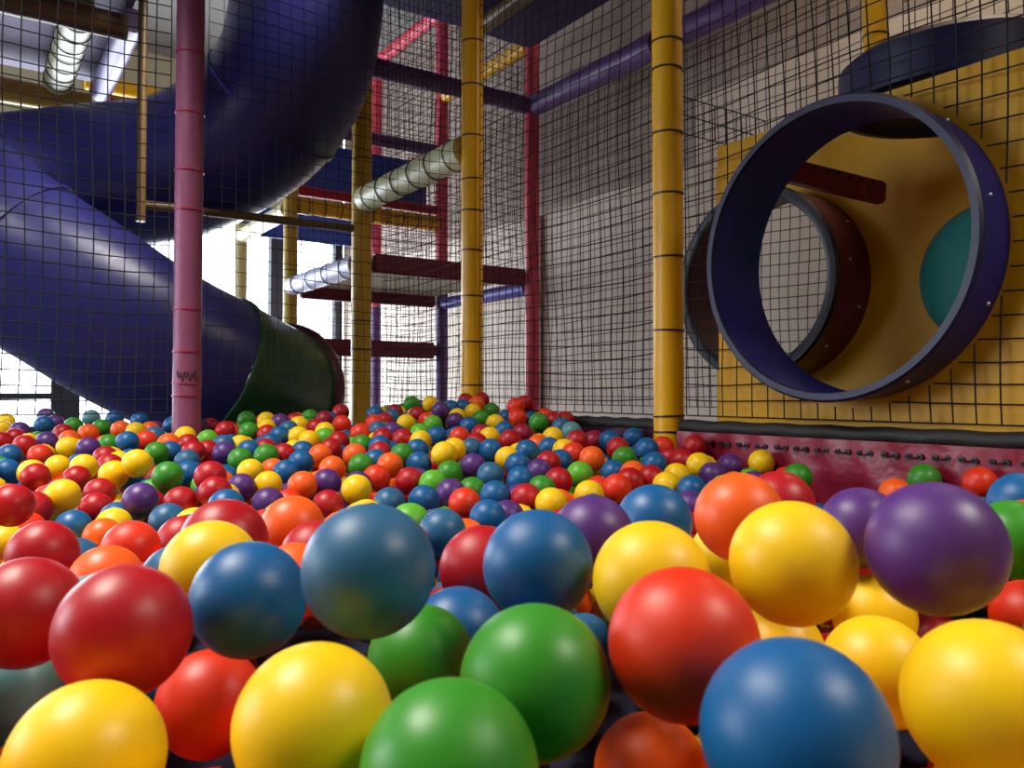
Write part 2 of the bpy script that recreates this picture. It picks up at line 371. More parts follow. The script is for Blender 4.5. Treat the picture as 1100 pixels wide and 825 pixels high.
link('rear_panel', bm, MYP, tun)
hoop('rear_ring', T(rs, RT, rh), .29*K, .185, .05, MLIP, .022, MLIPD, 14, 'maroon ring around the rear hole')
# blue round roof: a shallow upright drum, closed on top
bm = bmesh.new(); q = .246*K
lathe(bm, T(.63*K, .288*K, .664*K), UP, [(q-.014, 0), (q, .004), (q, .11), (q-.02, .128), (.001, .150), (.001, .03), (q-.03, .02), (q-.026, .0)], 96, A1)
link('roof_drum', bm, MNVD, tun)['label'] = 'round navy roof above the yellow panels'
# teal bubble window on the rear panel
bm = bmesh.new(); bmesh.ops.create_uvsphere(bm, u_segments=48, v_segments=24, radius=.215)
bx = T(.60*K, RT-.002, .30*K)
mw = Matrix((( -A1.x, UP.x, A2.x*.35, bx.x), (-A1.y, UP.y, A2.y*.35, bx.y), (0, 1, 0, bx.z), (0, 0, 0, 1)))
bmesh.ops.transform(bm, matrix=mw, verts=bm.verts); link('bubble_window', bm, MTEAL, tun)['label'] = 'teal bubble window'
bm = bmesh.new(); box(bm, T(1.23, .353, .31), A2, .262, .02, .43); bevel(bm, .006); link('shade_end_panel', bm, MYP, tun)  # unseen end wall added to darken the inside of the tunnel
bm = bmesh.new(); box(bm, T(.45, .36, -.15), A1, .85, .28, .025); bevel(bm, .006); link('tunnel_floor', bm, MDARK, tun)
# red laced bar inside the tunnel
a, b = ray(836, 181, 2.30), ray(948, 208, 2.48); d = (b-a).normalized()
bm = bmesh.new(); box(bm, (a+b)/2, d, (b-a).length/2, .02, .034); bevel(bm, .008); bar = link('laced_bar', bm, MMR, tun); bar['label'] = 'dark red laced bar inside'
for k in range(9):
    q = a+d*((b-a).length*(k+.5)/9)+UP.cross(d)*.0
    bm = bmesh.new(); nn = d.cross(UP).normalized(); nn = nn if nn.dot(Vector((0, 0, CZ))-q) > 0 else -nn
    sweep(bm, [q+nn*.021-d*.010+UP*.016, q+nn*.025+UP*.024, q+nn*.021+d*.010+UP*.016], .0032, 6); link('lacing', bm, MTIE, bar)

# ------------------------------------------------------------------ padded pit wall with lacing
def padwall(s0, s1, label, hgt=-.118, mm=None):
    p = empty('pit_wall_pad', T((s0+s1)/2, .005, -.46), label, 'wall pad')
    bm = bmesh.new(); n = int((s1-s0)/.02); L = []
    for k in range(n+1):
        s = s0+(s1-s0)*k/n; row = []
        for q in range(9):
            h = -.46+(hgt+.46)*q/8; w = .006*math.sin(s*23+q*1.3)*math.sin(q/8*math.pi)+.003*math.sin(s*61+q)
            row.append(bm.verts.new(T(s, -.016+w, h)))
        for q in range(9): row.append(bm.verts.new(T(s, .035, hgt-(hgt+.46)*q/8)))
        L.append(row)
    for a, b in zip(L, L[1:]):
        for q in range(18): bm.faces.new((a[q], a[(q+1) % 18], b[(q+1) % 18], b[q]))
    bm.faces.new(L[0]); bm.faces.new(L[-1])
    link('pad', bm, mm or MPAD, p)
    bm = bmesh.new(); sweep(bm, [T(s0+(s1-s0)*k/40, .006, hgt+.014+.002*math.sin(k*1.7)) for k in range(41)], .021, 12); link('top_roll', bm, MDARK, p)
    k = 0; s = s0+.05
    while s < s1-.05:
        bm = bmesh.new(); f = -.022
        for q in (s, s+.028): 
            lathe(bm, T(q, f, hgt-.030), A2, [(.0035, 0), (.0075, 0), (.0075, .006), (.0035, .006)], 14); box(bm, T(q, f+.001, hgt-.030), A1, .004, .001, .004)
        link('grommet_pair', bm, MTIE, p)
        bm = bmesh.new(); sweep(bm, [T(s-.002, f-.001, hgt-.030), T(s+.010, f-.006, hgt-.034), T(s+.030, f-.001, hgt-.030)], .0022, 6); link('lacing', bm, MTIE, p)
        s += .062+random.uniform(-.004, .004)
    return p
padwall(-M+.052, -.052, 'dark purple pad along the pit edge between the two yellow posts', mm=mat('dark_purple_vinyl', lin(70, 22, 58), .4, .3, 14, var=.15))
padwall(.052, 1.75, 'red laced wall pad along the pit edge below the yellow tunnel panel')
slab('floor.001', W(-1.6, -1.5, -.46-.06), A1, 2.0*M, 1.45*M, .06, mat('pit_mat', lin(60, 60, 90), .7), 0)

# ------------------------------------------------------------------ nets: real cords knotted on a square mesh
def net(label, org, U, V, lu, lv, cell=.05, r=.0021, skip=None, warp=None, seed=1, sag=.010, nrm=1, bulge=0):
    rnd = random.Random(seed); nu, nv = int(round(lu/cell)), int(round(lv/cell)); Nn = U.cross(V)
    ph = [rnd.uniform(0, 6.28) for _ in range(8)]
    def pt(a, b):
        u, v = a*lu/nu, b*lv/nv
        e = min(1, u/.15, (lu-u)/.15); g = min(1, v/.12, (lv-v)/.12)
        du = sag*e*(math.sin(v*5.1+ph[0])+.6*math.sin(u*7.3+v*2.2+ph[1]))*.7
        dv = sag*g*(math.sin(u*5.7+ph[2])+.6*math.sin(v*6.1-u*3.4+ph[3])-1.0*e)*.7
        dn = (bulge+sag)*e*math.sin(u/lu*math.pi)*(.6+.5*math.sin(v*3.1+ph[4]))+sag*.5*e*math.sin(u*9+v*8+ph[5])
        u2, v2 = u+du, v+dv
        if warp: u2, v2 = warp(u2, v2)
        return org+U*u2+V*v2+Nn*dn*nrm
    P = [[pt(a, b) for b in range(nv+1)] for a in range(nu+1)]
    ok = [[not (skip and skip(a*lu/nu, b*lv/nv)) for b in range(nv+1)] for a in range(nu+1)]
    bm = bmesh.new()
    def tie(n1, n2):             # where the cord from a kept knot meets the edge of the cut-out
        lo, hi = 0., 1.; U1 = (n1[0]*lu/nu, n1[1]*lv/nv); U2 = (n2[0]*lu/nu, n2[1]*lv/nv)
        for _ in range(12):
            m_ = (lo+hi)/2
            if skip(U1[0]+(U2[0]-U1[0])*m_, U1[1]+(U2[1]-U1[1])*m_): hi = m_
            else: lo = m_
        return P[n1[0]][n1[1]].lerp(P[n2[0]][n2[1]], lo)
    def run(nodes):
        cur = []; prev = None
        for n_ in nodes+[None]:
            f = n_ is not None and ok[n_[0]][n_[1]]
            if f:
                if not cur and prev is not None: cur.append(tie(n_, prev))
                cur.append(P[n_[0]][n_[1]])
            else:
                if cur and n_ is not None: cur.append(tie(prev, n_))
                if len(cur) > 1: sweep(bm, cur, r, 4, caps=False)
                cur = []
            prev = n_
    for a in range(nu+1): run([(a, b) for b in range(nv+1)])
    for b in range(nv+1): run([(a, b) for a in range(nu+1)])
    me_o = link('safety_net', bm, MNET, None, smooth=False, origin=org)
    return tag(me_o, label, 'net', 'safety nets')
off = .052
off = .064
LU = M-2*off; HB, HTOP = -.07, 2.85
net('black net between the middle yellow post and the nearest yellow post', W(0, 0, HB)-A1*off, -A1, UP, LU, HTOP-HB, seed=2, bulge=.012)
# right-hand net, cut out and gathered round the blue ring
cu, cv, cr = fs-off, fh-HB, fr_+.040
def cut(u, v): return math.hypot(u-cu, v-cv) < cr-.022
def pull(u, v):
    q = math.hypot(u-cu, v-cv)
    if q < cr+.2:
        k = cr+.004 if q < cr+.004 else q
        k = k+.045*math.exp(-(k-cr)/.09)*0
        return cu+(u-cu)/q*k, cv+(v-cv)/q*k
    return u, v
net('black net stretched over the yellow tunnel panel, gathered round the blue ring', T(off, .012, HB), -A1, UP, 1.75, HTOP-HB, cell=.052, r=.0020, seed=5, skip=cut, sag=.014, nrm=.25)
net('black net left of the mauve post in front of the slide', W(0, -1, HB)-A2*off, -A2, UP, 1.5*M, 1.72-HB, seed=7, cell=.05)
net('black net between mauve post and middle yellow post', W(0, -1, .04)+A2*off, A2, UP, LU, HTOP-.04, seed=8, r=.0013)
net('black net behind the middle yellow post, along the cream beam', W(0, 0, HB)+A1*off+A2*.10, A1, UP, LU, 2.16-HB, seed=9)
h1 = 1.615*K-.105
net('black net along the wall between bright pink post and nearest yellow post', W(1, 1, HB)-A1*off, -A1, UP, LU, h1-HB, seed=10)
net('black net along the wall behind the yellow tunnel', W(0, 1, HB)-A1*off, -A1, UP, LU, h1-HB, seed=11)
net('black net along the wall at the right edge above the tunnel', W(-1, 1, HB)-A1*off+A2*.09, -A1, UP, LU, HTOP-HB, seed=12)
net('black net between dull yellow post and bright pink post below the purple crossbeam', W(1, 0, .84)+A2*.07, A2, UP, M-.14, h1-.84, seed=13)
net('black net above the purple crossbeam at the top', W(1, 0, 1.615*K+.09)+A2*.07, A2, UP, M-.14, 2.85-1.615*K-.09, seed=14)
net('black net along the wall behind the bright pink post', W(1, 1, HB)+A1*off+A2*.09, A1, UP, LU, HTOP-HB, seed=15)
net('black net along the wall between the two pink posts', W(2, 1, HB)+A1*off+A2*.09, A1, UP, LU, HTOP-HB, seed=16)
net('black net in front of the bright window below the yellow crossbeam', W(2, 0, HB)+A2*off+A1*.13, A2, UP, LU, 1.20-HB, seed=17)
net('narrow black net crossing the walkway behind the nearest yellow post', W(-1, 0, .84)+A2*off, A2, UP, .42, .12, seed=18, sag=.004)
net('black net overhead beneath the purple ceiling boards', W(1, -2.4, 1.60*K+.10)+A1*.08, A1, A2, M-.16, 1.4*M, seed=19)

# ------------------------------------------------------------------ lights, world, camera
w = bpy.data.worlds.new('sky'); S.world = w; w.use_nodes = True
w.node_tree.nodes['Background'].inputs[0].default_value = (.86, .93, 1, 1); w.node_tree.nodes['Background'].inputs[1].default_value = 5.0
def area(name, loc, target, sx, sy, power, col):
    l = bpy.data.lights.new(name, 'AREA'); l.shape = 'RECTANGLE'; l.size = sx; l.size_y = sy; l.energy = power; l.color = col
    o = bpy.data.objects.new(name, l); COL.objects.link(o); o.location = loc
    o.rotation_euler = (Vector(target)-Vector(loc)).to_track_quat('-Z', 'Y').to_euler(); return o
a1 = area('ceiling_lamp_light', (-1.75, .85, CZ+2.75), (-1.55, .9, 0), 1.6, 1.0, 88, (1, .94, .84)); a1.data.spread = math.radians(114)
a2 = area('ceiling_lamp_light', (1.62, .12, CZ+1.66), (1.2, .35, 0), .8, .55, 20, (1, .92, .78)); a2.data.spread = math.radians(125)
c = W(1.1, J0+.1, .95); area('window_daylight', c, c+A2*2-UP*.3, 3.4, 1.6, 80, (.82, .90, 1))
c = W(-.1, -.52, 2.35); p_ = ray(18, 236, 3.5); a3 = area('strip_lamp_light', c, p_, .9, .07, 6.5, (1, .93, .85)); a3.data.spread = math.radians(48)
# daylight coming in through the two windows
for j, wd in ((-2.2, 2.9), (.2, 2.3)):
    c = W(I1-.15, j, .55); area('window_daylight', c, c-A1*2-UP*.2, wd, 1.7, 130, (.82, .89, 1))
# lamp washing the right wall
c = W(-1.6, 1.0, 2.7); area('wall_lamp_light', c, W(-.4, 1.36, 1.3), .6, .3, 22, (1, .84, .62))

cam = bpy.data.cameras.new('camera'); co = bpy.data.objects.new('camera', cam); COL.objects.link(co)
co.location = (0, 0, CZ); co.rotation_euler = (math.pi/2+PITCH, 0, 0)
cam.sensor_width = 36; cam.lens = 36*F/1100; cam.shift_y = (PY-412.5)/1100
cam.clip_start = .02; cam.clip_end = 60
cam.dof.use_dof = True; cam.dof.focus_distance = 1.5; cam.dof.aperture_fstop = 15
S.camera = co
S.view_settings.view_transform = 'Standard'; S.view_settings.look = 'None'; S.view_settings.gamma = 1; S.view_settings.use_curve_mapping = False
S.view_settings.exposure = 0.0
try: S.cycles.use_denoising = True
except Exception: pass

BALLS = [
(1059,3024,-1277,'B','big royal blue ball at the bottom, right of the brownish orange ball'),
(2048,3472,-1335,'Y','big yellow ball in the bottom right corner'),
(801,3769,-1170,'V','big orange-red ball between the large green ball and the bottom blue ball'),
(-881,3599,-1474,'Y','big yellow ball at the bottom, left of the three large green balls'),
(2258,4291,-827,'P','big round purple ball at the right, largest of the purple balls'),
(107,3763,-1342,'G','large green ball touching the orange-red ball, right of the other two large green balls'),
(-757,4257,-937,'S','big dusky steel-blue ball sitting highest in the middle of the foreground'),
(-2088,4339,-1281,'R','big dark red ball right above the bottom left yellow ball'),
(1597,4588,-969,'Y','big yellow ball left of the big purple ball, highest of the large yellow ones'),
(-245,3172,-1485,'G','large green ball cut off by the bottom edge, in front of two others'),
(-1992,3794,-1714,'Y','big yellow ball in the bottom left corner'),
(-1618,4959,-1269,'B','blue ball between the big dark red ball and the dusky steel-blue ball'),
(165,5132,-1097,'B','big blue ball behind the large green ball, left of a yellow ball'),
(-2032,5440,-2087,'V','orange-red ball wedged between the two big yellow balls at bottom left'),
(-3150,5222,-1421,'R','large red ball at the left edge, left of the big dark red ball'),
(-595,5290,-1747,'G','large green ball below the dusky steel-blue ball, left of another green ball'),
(830,4785,-1115,'Y','large yellow ball right behind the big orange-red ball'),
(857,5003,-2342,'O','brownish orange ball in shadow at the bottom edge, below the orange-red ball'),
(2392,5293,-1820,'Y','large yellow ball between the bottom blue ball and the bottom right yellow ball'),
(1795,6348,-981,'O','orange ball behind the large yellow balls, with a red ball behind it on its right'),
(-2202,5884,-1286,'Y','yellow ball partly hidden behind the blue ball, in front of a big red one'),
(-3598,5853,-2134,'T','grey-teal ball at the left edge behind the bottom left yellow ball'),
(-241,6548,-1432,'R','red ball half hidden between the steel-blue ball and the big blue ball'),
(-4922,8444,-1695,'R','red ball behind the large red ball at the left edge'),
(684,6819,-1219,'P','mauve-purple ball right behind the big blue ball of the middle foreground'),
(1326,7503,-1204,'B','large blue ball behind the large yellow one, left of the orange ball'),
(3075,7084,-1185,'P','purple ball half hidden behind the left side of the big purple ball'),
(3163,7047,-1946,'Y','dim yellow ball under the left side of the big purple ball'),
(-398,5964,-1788,'B','dark blue ball low in the gap above the large green balls'),
(-2350,6572,-1220,'R','large red ball behind the half hidden yellow ball, left of the plain orange ball'),
(-2422,8882,-1487,'O','large plain orange ball just left of the dusky steel-blue ball'),
(-4763,10058,-1951,'V','orange-red ball left of the half hidden yellow ball, behind a flatter orange one'),
(4493,7210,-1314,'G','green ball at the right edge behind the big purple ball'),
(-8218,13198,-1847,'R','nearer red ball below the blue slide, red one behind, yellow one in front'),
(-3993,7925,-1854,'O','orange ball peeking out behind the big dark red ball'),
(-1021,11776,-2041,'S','pale steel-blue ball behind the red one, right of the dusky steel-blue ball'),
(5131,8013,-2214,'V','orange-red ball at the right edge below the big purple ball'),
(2738,8225,-1150,'R','bright red ball behind the right side of the large orange ball'),
(-7504,16243,-2162,'P','nearer purple ball by the purple post'),
(-9226,16497,-2119,'Y','nearer yellow ball below the blue slide, red one on its right, red one behind'),
(2121,6410,-2047,'Y','yellow ball showing only its top just behind the bottom royal blue ball'),
(5824,9190,-1264,'B','bright blue ball at the right edge behind the green one'),
(-7905,18437,-1922,'G','green ball by the purple post, green one on its left'),
(9947,17069,-1917,'V','small orange-red ball by the red pad wall, right of the green one'),
(-465,15467,-2397,'B','blue ball in the foreground, orange one on its left, blue one behind'),
(-9141,19565,-1723,'Y','yellow ball below the blue slide, yellow one on its left, blue one in front'),
(-3575,18481,-2225,'Y','nearer yellow ball below the dull yellow post, purple one behind'),
(-1024,17335,-2387,'V','orange ball below the middle yellow post, purple one behind'),
(-12260,20662,-2154,'R','fourth mid-pit red ball below the blue slide, counted from the left'),
(2539,19397,-2291,'V','orange ball by the yellow post, red one behind'),
(-4926,18898,-2188,'O','orange ball, blue on its left, purple on its right'),
(2179,8209,-1648,'Y','yellow ball squeezed between the two large yellow balls below the orange ball'),
(848,17437,-2401,'Y','nearer yellow ball below the pink post, red one on its left'),
(-7122,17279,-2360,'R','nearer red ball, red one on its left, green one behind'),
(906,10085,-3111,'S','steel-blue ball peeking out between the large green and orange-red balls'),
(-1968,17888,-2402,'B','blue ball, green one behind, green one in front'),
(-8581,15716,-2635,'B','blue ball in front of the round yellow ball near the left edge'),
(-9197,17773,-2550,'R','nearer red ball below the blue slide, blue one in front'),
(-6637,15505,-2474,'S','steel-blue ball in front of the dark purple ball at the left'),
(-4089,17839,-2498,'R',"nearer red ball below the slide's green end, purple one behind"),
(-7628,14993,-2686,'O','small orange ball just left of the orange-red one, near a yellow ball'),
(-6354,17199,-2131,'R','red ball by the purple post, red on its left, blue on its right'),
(9269,18057,-1945,'G','green ball by the red pad wall right above the big purple ball'),
(-9803,19764,-2015,'Y','fourth mid-pit yellow ball below the blue slide, counted from the right'),
(-6669,17763,-1852,'R','rightmost mid-pit red ball by the purple post'),
(-2023,8267,-1669,'R','red ball between the plain orange ball and the dusky steel-blue ball'),
(-376,18028,-2316,'B','nearer blue ball below the middle yellow post, blue one behind'),
(311,17887,-2360,'R','nearer red ball below the pink post, yellow one in front'),
(-2552,20020,-2203,'R','nearer red ball below the middle yellow post, blue one behind'),
(-4483,10958,-2025,'R','red sliver of ball on the left of the large red one behind the yellow ball'),
(-4492,19481,-2188,'P','purple ball, orange one on its right, red one in front'),
(6733,21668,-1883,'Y','yellow ball standing alone against the red pad wall'),
(-9432,18385,-2299,'R','second nearer red ball below the blue slide, counted from the right'),
(-3424,20239,-2157,'V','orange-red ball, orange one on its right, purple one in front'),
(-5259,17339,-2388,'P',"second nearer purple ball below the slide's green end, counted from the left"),
(-6589,19547,-2309,'P',"leftmost nearer purple ball below the slide's green end"),
(-1833,21656,-1657,'Y','yellow ball, yellow one on its right, green one in front'),
(-537,20146,-2077,'S','mid-pit blue ball below the middle yellow post, purple one behind'),
(-2662,17419,-2399,'S','nearer blue ball below the dull yellow post'),
(4879,9416,-2883,'R','red ball glimpsed below the big purple ball, above the bottom right yellow ball'),
(-11128,20520,-2210,'R','fourth mid-pit red ball below the blue slide, counted from the right'),
(2173,21789,-1793,'O','mid-pit orange ball below the pink post, orange one on its left'),
(1741,20578,-2098,'L','mid-pit green ball below the pink post'),
(-1433,18749,-2344,'P','purple ball below the middle yellow post, orange one in front'),
(-1030,21163,-1937,'P','mid-pit purple ball below the middle yellow post, green one on its left'),
(-6080,20030,-2296,'Y',"nearer yellow ball below the slide's green end, blue one behind"),
(-3260,21466,-1940,'O','mid-pit orange ball below the dull yellow post, orange one in front'),
(1153,19902,-2190,'R','nearer red ball, green one in front'),
(-9427,15846,-2292,'R','second nearer red ball below the blue slide, counted from the left'),
(-12836,22690,-2103,'Y','yellow ball below the blue slide, yellow one behind'),
(208,19956,-2173,'B','blue ball below the pink post, blue one behind, purple one in front'),
(-10608,23942,-1804,'G','green ball by the purple post, orange one behind'),
(-5826,22134,-1924,'B',"second mid-pit blue ball below the slide's green end, counted from the right"),
(-624,23399,-1682,'B','mid-pit blue ball below the middle yellow post, yellow one in front'),
(-14146,22475,-2187,'B','blue ball below the blue slide, blue one behind, blue one in front'),
(-5988,21262,-2118,'B',"blue ball below the slide's green end, yellow one on its left, blue one behind"),
(-12061,25169,-1547,'B','blue ball below the blue slide, green one on its left, yellow one behind'),
(-1616,20810,-2097,'G','green ball below the middle yellow post, yellow one behind, purple one in front'),
(-2042,7571,-1762,'O','orange ball low between the blue ball and the dusky steel-blue ball'),
(-6912,21222,-2090,'Y',"yellow ball below the slide's green end, green one behind, purple one in front"),
(5207,20897,-2154,'P','purple ball by the yellow post, yellow one behind'),
(1785,18571,-2365,'Y','yellow ball below the pink post, orange one behind, purple one in front'),
(-2527,21798,-1945,'B','second mid-pit blue ball below the middle yellow post, counted from the left'),
(-11373,21328,-1977,'Y','fifth mid-pit yellow ball below the blue slide, counted from the right'),
(-4094,21796,-1995,'G','green ball below the dull yellow post, purple one in front'),
(5037,21617,-1954,'Y','yellow ball by the yellow post, purple one on its right'),
(-8454,23588,-1778,'P',"purple ball below the slide's green end, green one in front"),
(5948,21927,-2007,'P','purple ball by the red pad, purple one on its left'),
(4305,19256,-2319,'B','nearer blue ball by the yellow post, blue one in front'),
(5334,23459,-1578,'R','rightmost mid-pit red ball by the yellow post'),
(-4720,21098,-2005,'O',"orange ball below the slide's green end, blue one on its right, orange one behind"),
(-14088,25458,-1742,'Y','yellow ball below the blue slide, purple one on its left'),
(-14064,23919,-1886,'V','mid-pit orange-red ball below the blue slide, red one behind'),
(-6934,22647,-1785,'G',"green ball below the slide's green end, red one behind"),
(3913,23262,-1645,'B','blue ball by the yellow post, blue one behind, blue one in front'),
(-7720,22799,-1903,'G',"green ball below the slide's green end, purple one on its left"),
(-1938,19679,-2233,'L','green ball, purple one on its right, green one behind'),
(-1695,13321,-2172,'L','lime green ball half hidden behind the dusky steel-blue ball'),
(-7761,15676,-2592,'Y','yellow ball left of and below the dark purple ball at the left'),
(-12889,24419,-1699,'P','purple ball below the blue slide, orange one behind'),
(434,23367,-1707,'B','blue ball below the pink post, blue one on its right, orange one behind'),
(7005,19690,-2076,'G','dark green ball by the red pad wall right of the lone yellow ball'),
(149,21428,-1937,'B','blue ball below the pink post, yellow one behind, blue one in front'),
(3796,19739,-2286,'Y','nearer yellow ball by the yellow post'),
(935,27773,-1031,'G','far green ball below the pink post'),
(-5553,23242,-1832,'O',"mid-pit orange ball below the slide's green end, red one behind"),
(3860,21758,-1942,'B','blue ball by the yellow post, blue one behind, red one in front'),
(2940,19976,-2198,'R','red ball by the yellow post, orange one in front'),
(8307,17410,-2197,'O','orange ball by the red pad wall between the two purple balls'),
(-14953,23877,-1882,'B','blue ball below the blue slide, red one behind, blue one in front'),
(707,21023,-2070,'P','mid-pit purple ball below the pink post'),
(3160,22522,-1853,'G','green ball by the yellow post, red one behind'),
(-8633,21403,-2157,'B','mid-pit blue ball by the purple post, red one in front'),
(-5451,15341,-2183,'B',"nearer blue ball below the slide's green end"),
(-4550,23216,-1803,'O','mid-pit orange ball below the dull yellow post, green one in front'),
(-59,25503,-1509,'R','leftmost mid-pit red ball below the pink post'),
(-15619,25693,-1698,'R','red ball below the blue slide, red on its left, orange on its right'),
(-18281,31302,-1235,'B','far blue ball below the blue slide, purple one behind'),
(-9113,14438,-2703,'Y','yellow ball at the left edge beside a red ball'),
(716,19324,-2327,'G','green ball below the pink post, purple one behind'),
(3518,20374,-2171,'R','red ball by the yellow post, blue one behind, yellow one in front'),
(-3162,23105,-1795,'G','mid-pit green ball below the middle yellow post, orange one in front'),
(2719,21521,-2144,'B','blue ball by the yellow post, green one behind'),
(-9366,23610,-1752,'R','mid-pit red ball by the purple post, red one behind, blue one in front'),
(-2483,26413,-1440,'B','blue ball below the middle yellow post, green one behind, yellow one in front'),
(3927,25833,-1468,'B','far blue ball by the yellow post, blue one in front'),
(-15248,26283,-1616,'P','purple ball below the blue slide, yellow one on its right'),
(-129,22289,-1834,'Y','rightmost mid-pit yellow ball below the middle yellow post'),
(3161,23905,-1663,'R','red ball by the yellow post, green one in front'),
(-9246,22848,-1960,'S','blue ball by the purple post, blue one on its left, blue one in front'),
(4227,20605,-2148,'Y','leftmost mid-pit yellow ball by the yellow post'),
(-9032,27497,-1340,'G',"green ball below the slide's green end, green one behind, yellow one in front"),
(982,21720,-1913,'R','mid-pit red ball below the pink post, purple one in front'),
(207,29654,-929,'V','far orange ball below the pink post, orange one behind'),
(-11949,26202,-1580,'V','orange ball by the purple post, green one on its right'),
(4719,22242,-1908,'R','red ball by the yellow post, red one behind, yellow one in front'),
(-14782,27992,-1429,'O','orange ball, green on its left, green on its right'),
(2019,24858,-1499,'R','red ball below the pink post, blue one on its left, orange one in front'),
(-93,16055,-2488,'P','purple ball below the pink post, yellow one on its right'),
(-6320,29744,-1174,'V','orange ball below the dull yellow post, purple one on its right'),
(-960,19267,-2365,'G','nearer green ball below the middle yellow post, orange one in front'),
(-9925,27762,-1321,'R','far red ball, red one on its left, red one behind'),
(-1664,23131,-1636,'Y','mid-pit yellow ball below the middle yellow post, orange one behind'),
(-2789,31181,-688,'P','purple ball below the middle yellow post, yellow one on its left'),
(-12631,29889,-1214,'B','rightmost far blue ball by the purple post'),
(1751,22871,-1750,'V','orange ball below the pink post, red one behind, blue one in front'),
(-5442,24057,-1702,'R',"red ball below the slide's green end, red one behind, orange one in front"),
(-3497,25757,-1494,'R','red ball below the middle yellow post, red one on its left'),
(3749,16868,-2401,'P','nearer purple ball by the yellow post'),
(3059,25105,-1514,'B','leftmost mid-pit blue ball by the yellow post'),
(-6613,23272,-1808,'R','mid-pit red ball, green one on its left, yellow one behind'),
(-11515,29521,-1268,'P','purple ball, yellow one on its left, red one behind'),
(-3524,8439,-1946,'S','steel-blue sliver of ball left of the half hidden yellow ball'),
(1346,22321,-1914,'B','blue ball below the pink post, red one on its left, orange one behind'),
(-2804,23703,-1704,'B','leftmost mid-pit blue ball below the middle yellow post'),
(1012,13719,-3577,'O','sliver of orange ball in the gap between blue and yellow balls, lower centre'),
(-6484,25632,-1546,'Y',"yellow ball below the slide's green end, green one on its right, yellow one behind"),
(346,27096,-1383,'M','red ball below the pink post, orange one behind, red one in front'),
(-1214,23781,-1682,'S','blue ball below the middle yellow post, blue one on its right, red one behind'),
(-10486,24633,-1828,'B','mid-pit blue ball by the purple post, orange one behind'),
(-17333,33020,-1035,'T','far blue ball below the blue slide, green one on its right'),
(-5171,27333,-1395,'V','far orange ball below the dull yellow post, green one in front'),
(-15465,30208,-1332,'G','green ball below the blue slide, blue one behind, orange one in front'),
(-1687,25955,-1445,'V','far orange ball below the middle yellow post, blue one behind'),
(-3921,29624,-1135,'Y','yellow ball below the middle yellow post, red one behind, green one in front'),
(1118,24104,-1677,'B','mid-pit blue ball below the pink post, yellow one on its right'),
(-2140,30212,-1087,'P','far purple ball below the middle yellow post, blue one in front'),
(-2886,25379,-1531,'Y','mid-pit yellow ball below the middle yellow post, green one behind'),
(140,30226,-526,'V','far orange ball below the pink post, red one behind'),
(-14124,28970,-1345,'O','orange ball below the blue slide, yellow one on its right, blue one behind'),
(-10360,31305,-1054,'G',"green ball below the slide's green end, green one on its left"),
(-5724,10547,-2252,'S','blue-grey ball behind the orange ball above the big dark red ball'),
(-7796,26870,-1465,'B','far blue ball, blue one behind, blue one in front'),
(1335,26154,-1456,'Y','far yellow ball below the pink post, blue one behind'),
(2619,25653,-1547,'M','red ball below the pink post, red one on its left, orange one in front'),
(-729,26171,-1457,'Y','far yellow ball, blue one on its right, red one behind'),
(-5478,25383,-1560,'R','red ball below the dull yellow post, red one in front'),
(-9215,24295,-1775,'R','red ball by the purple post, purple one on its right'),
(4489,23889,-1634,'V','orange-red ball by the yellow post, red one in front'),
(2003,26959,-1314,'T','far blue ball below the pink post, blue one behind'),
(-1550,29027,-1213,'B','blue ball below the middle yellow post, yellow one behind, orange one in front'),
(-12901,25680,-1668,'G','green ball below the blue slide, green one behind'),
(-2914,29529,-1165,'L','green ball, orange one behind, blue one in front'),
(-11922,23525,-1909,'R','mid-pit red ball below the blue slide, purple one on its left'),
(-15890,32046,-1042,'B','second far blue ball below the blue slide, counted from the right'),
(-4253,33892,-472,'G','second far green ball below the middle yellow post, counted from the left'),
(-7872,23980,-1752,'B',"blue ball below the slide's green end, green one in front"),
(-11111,22184,-2031,'R','mid-pit red ball below the blue slide, red one behind, yellow one in front'),
(-3462,33859,-472,'Y','yellow ball below the middle yellow post, purple one on its right'),
(-10015,26394,-1561,'L','far green ball by the purple post'),
(-4591,24580,-1625,'G','rightmost mid-pit green ball below the dull yellow post'),
(-3859,23430,-1766,'R','rightmost mid-pit red ball below the dull yellow post'),
(-1182,30847,-1003,'G','green ball, yellow one behind, blue one in front'),
(-13340,28448,-1386,'Y','far yellow ball below the blue slide, blue one behind'),
(-7106,26739,-1458,'Y',"yellow ball below the slide's green end, blue one behind, yellow one in front"),
(-14767,31793,-1107,'B','far blue ball below the blue slide, yellow one in front'),
(-16931,30963,-1294,'G','green ball below the blue slide, red one on its left'),
(-7009,32794,-800,'R','leftmost far red ball below the dull yellow post'),
(-619,29632,-1135,'Y','yellow ball below the middle yellow post, green one on its left, purple one behind'),
(-7284,31054,-1045,'M',"red ball below the slide's green end, blue one behind, yellow one in front"),
(-6226,23857,-1770,'B',"blue ball below the slide's green end, orange one on its right, yellow one behind"),
(-4213,26120,-1485,'R','red ball below the dull yellow post, yellow one on its left'),
(-10986,26970,-1470,'Y','yellow ball by the purple post, purple one behind'),
(501,30820,-429,'R','red ball below the pink post, orange one in front'),
(-10221,25315,-1644,'R','red ball by the purple post, yellow one behind, red one in front'),
(-6489,21782,-2120,'O',"orange ball below the slide's green end, green one behind"),
(-10905,25472,-1625,'O','orange ball by the purple post, red one on its right'),
(-258,27830,-1324,'B','far blue ball, yellow one on its left, yellow one behind'),
(-3825,22442,-1925,'B','blue ball, orange one on its right, red one behind, green one in front'),
(-18249,29719,-1414,'P','purple ball below the blue slide, yellow one behind'),
